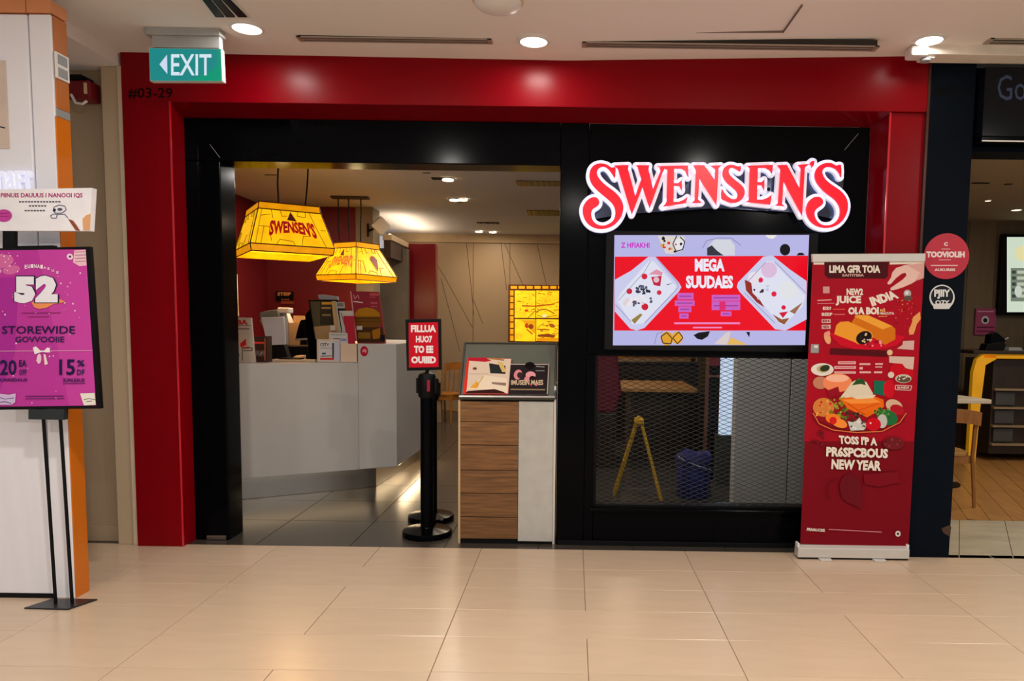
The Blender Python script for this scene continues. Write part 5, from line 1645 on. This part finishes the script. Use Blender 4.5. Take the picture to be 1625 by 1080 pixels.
# big point of sale screen leaning, the reflected room painted on it
ps = thing('sales_terminal', 'large dark sales terminal screen tilted on the counter', 'screen', at(520, 572, 1.42))
quad = [(489, 475), (536, 476), (541, 572), (503, 572)]
c = clampz([at(x, y, 1.46) for x, y in quad], ZL)
MB().prism(c, (0, .03, 0)).build('casing', BLACKM, ps, .004)
MB().prism(clampz([at(x, y, 1.44) for x, y in ((484, 500), (492, 490), (505, 570), (494, 572), (490, 560))], ZL), (0, .06, 0)).build('side_arm', BLACK, ps)
MB().prism(clampz([at(x, y, 1.5) for x, y in ((486, 556), (512, 556), (512, 574), (486, 574))], ZL), (0, .1, 0)).build('foot', BLACKM, ps)
p = Print((0, 1.46, 0), FRONT)
p.poly([(492, 478), (530, 478.5), (535, 522), (534, 536), (500, 538)], (96, 86, 62))
p.poly([(508, 479), (529, 479), (532, 515), (508, 515)], (64, 58, 46))
p.rect(510.5, 479, 526, 483, (226, 166, 50)); p.rect(510, 487, 525, 490, (186, 150, 90)); p.rect(511, 498, 525, 501, (150, 130, 80))
p.poly([(498, 518), (533, 516), (534, 538), (500, 538)], (186, 150, 108))
p.build('screen_reflection_print', PRINTG, ps)
MB().prism([at(x, y, 1.47) for x, y in ((504, 467.5), (513, 467), (535, 470), (536, 475.5), (506, 475))], (0, .04, 0)).build('top_unit', GREYP, ps, .003)
# stack of folders / leaflets
def leaflet(label, quad, Y, m, draw=None, base=ZL):
    return upright('leaflet', label, 'leaflet', quad, Y, .006, m, draw, None, base, 'leaflets leaning on the counter end')
leaflet('cream leaflet with dark grid, leftmost in the leaning stack', [(526, 477.5), (533, 477.5), (543, 572), (536, 572)], 1.40, mat('leaf_tan', (206, 170, 110), .5))
leaflet('grey leaflet with black band in the leaning stack', [(532, 479), (546, 479), (559, 572), (542, 572)], 1.385, mat('leaf_grey', (186, 180, 170), .5),
        lambda p: (p.rect(535, 480.5, 545, 486, (130, 124, 116)), p.poly([(535.5, 489), (548, 489), (549, 492.5), (538, 493), (545, 528), (542, 528)], (40, 34, 32))))
leaflet('white leaflet in front of the grey one in the leaning stack', [(538, 493), (560, 493), (563, 572), (550, 572)], 1.37, mat('leaf_white', (206, 200, 190), .5),
        lambda p: p.line([(541, 496), (551, 528)], 1, (60, 50, 50)))
leaflet('plain crimson folder, frontmost in the leaning stack', [(544.5, 501), (562, 501), (564.5, 572), (556, 572)], 1.355, mat('leaf_crimson', (190, 10, 50), .4))
upright('menu_stand', 'small printed price stand at the foot of the leaning leaflets', 'menu', [(502.5, 538), (538.5, 538), (538.5, 572.5), (503, 572.5)], 1.31, .02, mat('stand_cream', (226, 206, 180), .5),
        lambda p: (p.poly([(506, 541), (530, 541), (530, 572), (506, 572)], (224, 220, 218)), p.text('CSTV', (508, 544, 522, 549), (50, 46, 46), .02), p.rect(527, 544, 530, 569, (90, 88, 88)),
                   p.line([(508, 552), (526, 552)], .8, (120, 120, 120)), p.rect(511, 559.5, 517, 562, (30, 70, 130)), p.line([(509, 565), (526, 564.5)], 1.2, (60, 60, 60)),
                   p.rect(508, 567.5, 530, 571, (222, 70, 60)), p.poly([(530, 541), (538, 541), (538, 572), (530, 572)], (206, 208, 226))))
upright('brochure_pile', 'pile of white and blue brochures above the price stand', 'brochure', [(522, 527), (551, 528), (553, 546), (522, 546)], 1.335, .012, mat('brochure_white', (210, 206, 200), .5),
        lambda p: (p.rect(529, 536.5, 540, 541, (60, 76, 140)), p.rect(541, 537, 550, 541, (150, 150, 196)), p.line([(525, 531), (549, 531)], 1, (150, 146, 140)), p.rect(524, 516, 532, 524, (206, 196, 180))), base=ZL)
def d_menu(p):
    p.line([(556.5, 462), (566, 541)], 1.6, (226, 180, 176))
    p.line([(561, 467), (563, 474), (568, 468), (570, 474)], 1.2, (226, 160, 166))
    p.line([(561, 478), (576, 480)], 1.6, (240, 220, 220))
    p.rect(586.5, 465, 601, 469, (214, 90, 100)); p.rect(587, 470.5, 596, 472, (206, 90, 100)); p.rect(588, 479, 599, 482, (206, 90, 100)); p.rect(588.5, 485, 599, 487, (206, 80, 96))
    p.poly([(563, 497), (569, 490), (582, 487.5), (594, 490), (602, 496), (603, 502), (564, 502)], (190, 130, 20))
    p.poly([(564, 502), (603, 502), (606, 512), (600, 518), (586, 520), (566, 519)], (120, 80, 20))
    p.line([(564, 505), (603, 505)], 1, (60, 36, 14))
    p.line([(564, 510), (605, 510)], 1.2, (90, 56, 16))
    p.poly([(566, 519), (607, 519), (610, 543), (567, 543)], (70, 44, 20))
    p.poly([(590, 524), (603, 520), (604, 536), (592, 538)], (176, 110, 20))
    p.rect(568, 527, 588, 537, (140, 100, 30))
    p.rect(566, 517, 575, 523, (206, 206, 200))
    p.rect(603, 531, 611, 541, (24, 20, 24))
upright('tall_menu', 'large red burger menu standing on the raised counter end', 'menu', [(555, 461.5), (601, 463), (611.5, 543.5), (567, 543.5)], 1.5, .03, mat('menu_red', (150, 10, 36), .4), d_menu, PRINT, ZH)
# small dark sign on the maroon wall
a, b = at(438, 462, 4.59), at(466, 482, 4.59)
t = thing('wall_notice', 'small dark notice with orange lettering on the maroon wall', 'sign', ((a.x + b.x) / 2, 4.58, b.z))
MB().box(a.x, b.x, 4.575, 4.598, at(450, 477, 4.59).z, a.z).build('plate', BLACKM, t, .003)
q0, q1 = at(446, 476.5, 4.59), at(466, 482.5, 4.59)
MB().box(q0.x, q1.x, 4.58, 4.598, q1.z, q0.z).build('lower_tab', mat('tab_brown', (150, 66, 36), .5), t)
p = Print((0, 4.575, 0), FRONT)
p.text('STEIP', (440, 463.5, 462, 469), (222, 150, 90), .05)
p.text('Less', (447, 473, 459, 476), (190, 110, 70), .02)
p.build('notice_print', PRINT, t)
# vertical poster strip seen edge-on by the left jamb
t = thing('wall_banner', 'narrow white lettered strip hanging just inside the left jamb', 'poster', at(376, 500, 1.9))
MB().prism([at(x, y, 1.9) for x, y in ((371.5, 435), (375, 435), (377.5, 501), (373.5, 501))], (0, .02, 0)).build('strip', WHITE, t)
MB().prism([at(x, y, 1.9) for x, y in ((365, 400), (371, 400), (373, 501), (366, 501))], (0, .02, 0)).build('red_strip', MAROON, t)

# ---------------------------------------------------------------- dining chairs by the back wall
f0 = fl(704, 668)
zs = at(704, 627, f0.y - .1).z
zb_ = at(712, 577, f0.y - .3).z
chair('dining_chair', 'wooden slat back dining chair between the belt post and the podium', (f0.x + .06, f0.y, 0), math.radians(155), zs, zb_, .4, .4, mat('chair_amber', (170, 110, 40), .4, var=.2), mat('chair_amber', (170, 110, 40), .4), None, 4)
f1 = fl(728, 664)
chair('dining_chair', 'dark framed dining chair partly behind the podium edge', (f1.x + .3, f1.y + .35, 0), math.radians(20), .45, .92, .42, .42, BLACKM, BLACKM, None, 3)

# ---------------------------------------------------------------- behind the window
g = fl(1165, 806)
t = thing('grey_pillar', 'light grey clad pillar behind the wire screen', 'pillar', (g.x + .3, 1.0, 0))
x0 = at(1166, 690, .98).x
xg = at(1252, 690, .98).x
GP = mat('pillar_grey', (206, 208, 206), .6, var=.03)
box('clad_panel', GP, t, x0, xg - .004, .98, 1.1, 0, 2.84, .004)
box('clad_panel', GP, t, xg + .004, 1.95, .98, 1.1, 0, 2.84, .004)
g0 = fl(1147, 806)
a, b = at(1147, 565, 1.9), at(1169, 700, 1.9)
t = thing('added_glow_panel', 'tall glowing pale blue panel added as mall light beside the grey pillar', 'light box', ((a.x + b.x) / 2 + .06, 1.95, 0))
MB().box(a.x, b.x + .3, 1.9, 2.0, 0.45, 2.2).build('diffuser', mat('pale_blue_glow', (196, 214, 240), .4, emit=.75), t, .004)  # no light box here; glow added where bright mall light shows through
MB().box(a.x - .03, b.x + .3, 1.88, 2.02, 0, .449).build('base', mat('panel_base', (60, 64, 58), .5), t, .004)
a, b = at(1119, 600, 2.1), at(1146, 600, 2.1)
t = thing('cabinet_tower', 'narrow dark cabinet with brown frame behind the wire screen', 'cabinet', ((a.x + b.x) / 2, 2.2, 0))
MB().box(a.x, b.x, 2.1, 2.5, 0, 1.9).build('body', BLACKM, t)
for x in (a.x, b.x - .03):
    MB().box(x, x + .03, 2.07, 2.099, 0, 1.9).build('frame_bar', mat('frame_brown', (110, 66, 44), .5), t)
MB().box(a.x + .031, b.x - .031, 2.07, 2.099, at(1130, 598, 2.1).z, at(1130, 598, 2.1).z + .02).build('frame_bar', mat('frame_brown', (110, 66, 44), .5), t)
MB().box(a.x + .031, b.x - .031, 2.075, 2.099, at(1130, 580, 2.1).z, 1.9).build('red_door', MAROON, t)
# folding yellow floor sign seen edge-on
top = at(1015, 669, 1.3)
t = thing('floor_sign', 'yellow folding floor sign standing open behind the wire screen', 'floor sign', fl(1012, 790))
for q_ in ((975, 786), (1050, 794)):
    g = fl(*q_)
    sgn = -1 if q_[0] < 1000 else 1
    tp = top + Vector((sgn * .015, 0, 0))
    dv = (tp - g)
    sx = Vector((.011, 0, 0))
    dy = Vector((0, .22, 0))
    pan = MB()
    # two rails and cross bars, one leaf
    for yy in (0, .1):
        o_ = Vector((0, yy, 0))
        pan.prism([g + o_ - sx, g + o_ + sx, tp + o_ + sx, tp + o_ - sx], (0, .02, 0))
    pan.build('leaf_rails', YELLOW, t)
    for s in (.45, .62, .8, .96):
        c_ = g + dv * s
        MB().prism([c_ - sx * .7 + Vector((0, .02, 0)), c_ + sx * .7 + Vector((0, .02, 0)), c_ + sx * .7 + dv * .1 + Vector((0, .02, 0)), c_ - sx * .7 + dv * .1 + Vector((0, .02, 0))], (0, .08, 0)).build('leaf_panel', YELLOW, t)
MB().box(top.x - .035, top.x + .035, 1.29, 1.44, top.z - .02, top.z + .02).build('hinge_cap', YELLOW, t, .006)
# blue bin with liner
g = fl(1104, 793)
zr = at(1104, 722, g.y).z
t = thing('blue_bin', 'blue plastic bin with a loose liner behind the wire screen', 'bin', (g.x, g.y + .1, 0))
w = (at(1132, 760, g.y).x - at(1076, 760, g.y).x) / 2
MB().lathe((g.x, g.y + w * .9, 0), [(w * .9, 0), (w * .95, .02), (w, zr * .8), (w * .98, zr * .82), (w * .9, zr * .8)], 20).build('tub', BLUE, t, smooth=True)
lin_ = MB()
n = 24
vs_ = []
for r_, h_ in ((w * 1.03, zr * .78), (w * 1.05, zr * .9), (w * .9, zr * 1.0), (w * .5, zr * .97)):
    for j in range(n):
        a_ = 2 * math.pi * j / n
        k_ = 1 + .05 * math.sin(5 * a_) + .03 * math.sin(9 * a_ + 1)
        vs_.append((g.x + r_ * k_ * math.cos(a_), g.y + w * .9 + r_ * k_ * math.sin(a_), h_ + .012 * math.sin(4 * a_)))
fs_ = [(i * n + j, i * n + (j + 1) % n, (i + 1) * n + (j + 1) % n, (i + 1) * n + j) for i in range(3) for j in range(n)] + [tuple(3 * n + j for j in range(n))]
lin_.add(vs_, fs_).build('liner', mat('liner_navy', (36, 40, 104), .35), t, smooth=True)
MB().tube([(g.x + w * 1.06 * math.sin(a_), g.y + w * .9 - w * 1.06 * math.cos(a_), zr * .78 - .05 * a_) for a_ in [-1.2 + .2 * i for i in range(13)]], .005, 6).build('handle', GREYP, t)
# maroon bench back + dark dining furniture + warm lit slatted screen
a, b = at(938, 560, 2.6), at(986, 655, 2.6)
t = thing('bench_seat', 'maroon padded bench end at the left of the wire screen', 'bench', ((a.x + b.x) / 2, 2.8, 0))
MB().prism([(a.x - .3, 2.6, b.z), (b.x - .06, 2.6, b.z), (b.x, 2.6, b.z + .2), (b.x - .06, 2.6, a.z + .12), (b.x - .16, 2.6, a.z + .25), (a.x - .3, 2.6, a.z + .25)], (0, .14, 0)).build('back_cushion', mat('bench_maroon', (110, 6, 40), .5, var=.1), t, .03)
MB().box(a.x - .3, b.x - .05, 2.62, 3.3, 0, b.z - .01).build('bench_base', DARKW, t, .01)
t = thing('dark_table', 'wood topped table with warm light behind the wire screen', 'table', (at(1040, 612, 2.9).x, 3.2, 0))
a, b = at(988, 612, 2.9), at(1108, 612, 2.9)
zt4 = at(1040, 616, 2.9).z
MB().box(a.x, b.x, 2.9, 4.0, zt4 - .04, zt4).build('table_top', mat('table_amber', (206, 150, 84), .35, var=.25, scale=3, stretch=(1, 10, 1)), t, .004)
MB().box(a.x + .1, b.x - .1, 3.0, 3.9, 0, zt4 - .041).build('pedestal', DARKW, t)
a, b = at(960, 560, 5.2), at(1100, 605, 5.2)
t = thing('slat_screen', 'warm lit wooden slat screen behind the table, above the wire screen line', 'screen', ((a.x + b.x) / 2, 5.2, 0))
for k in range(9):
    zz_ = b.z + k * .11
    MB().rbox(((a.x + b.x) / 2, 5.2, zz_), b.x - a.x, .05, .05, 0, 0, random.uniform(-.03, .03)).build('slat', mat('slat_amber', (190, 110, 36), .4, var=.4, scale=4), t)
for x in (a.x, b.x):
    MB().box(x - .03, x + .03, 5.23, 5.3, 0, b.z + 1.0).build('upright', DARKW, t)
# dark low dining block to the left behind
t = thing('dark_partition', 'low dark wooden partition deep inside the restaurant', 'partition', (.9, 4.4, 0))
MB().box(.3, 1.9, 4.35, 4.45, 0, .95).build('panel', DARKW, t, .006)
MB().box(.27, 1.93, 4.32, 4.48, .951, .985).build('cap_rail', mat('cap_black', (30, 26, 24), .4), t, .006)
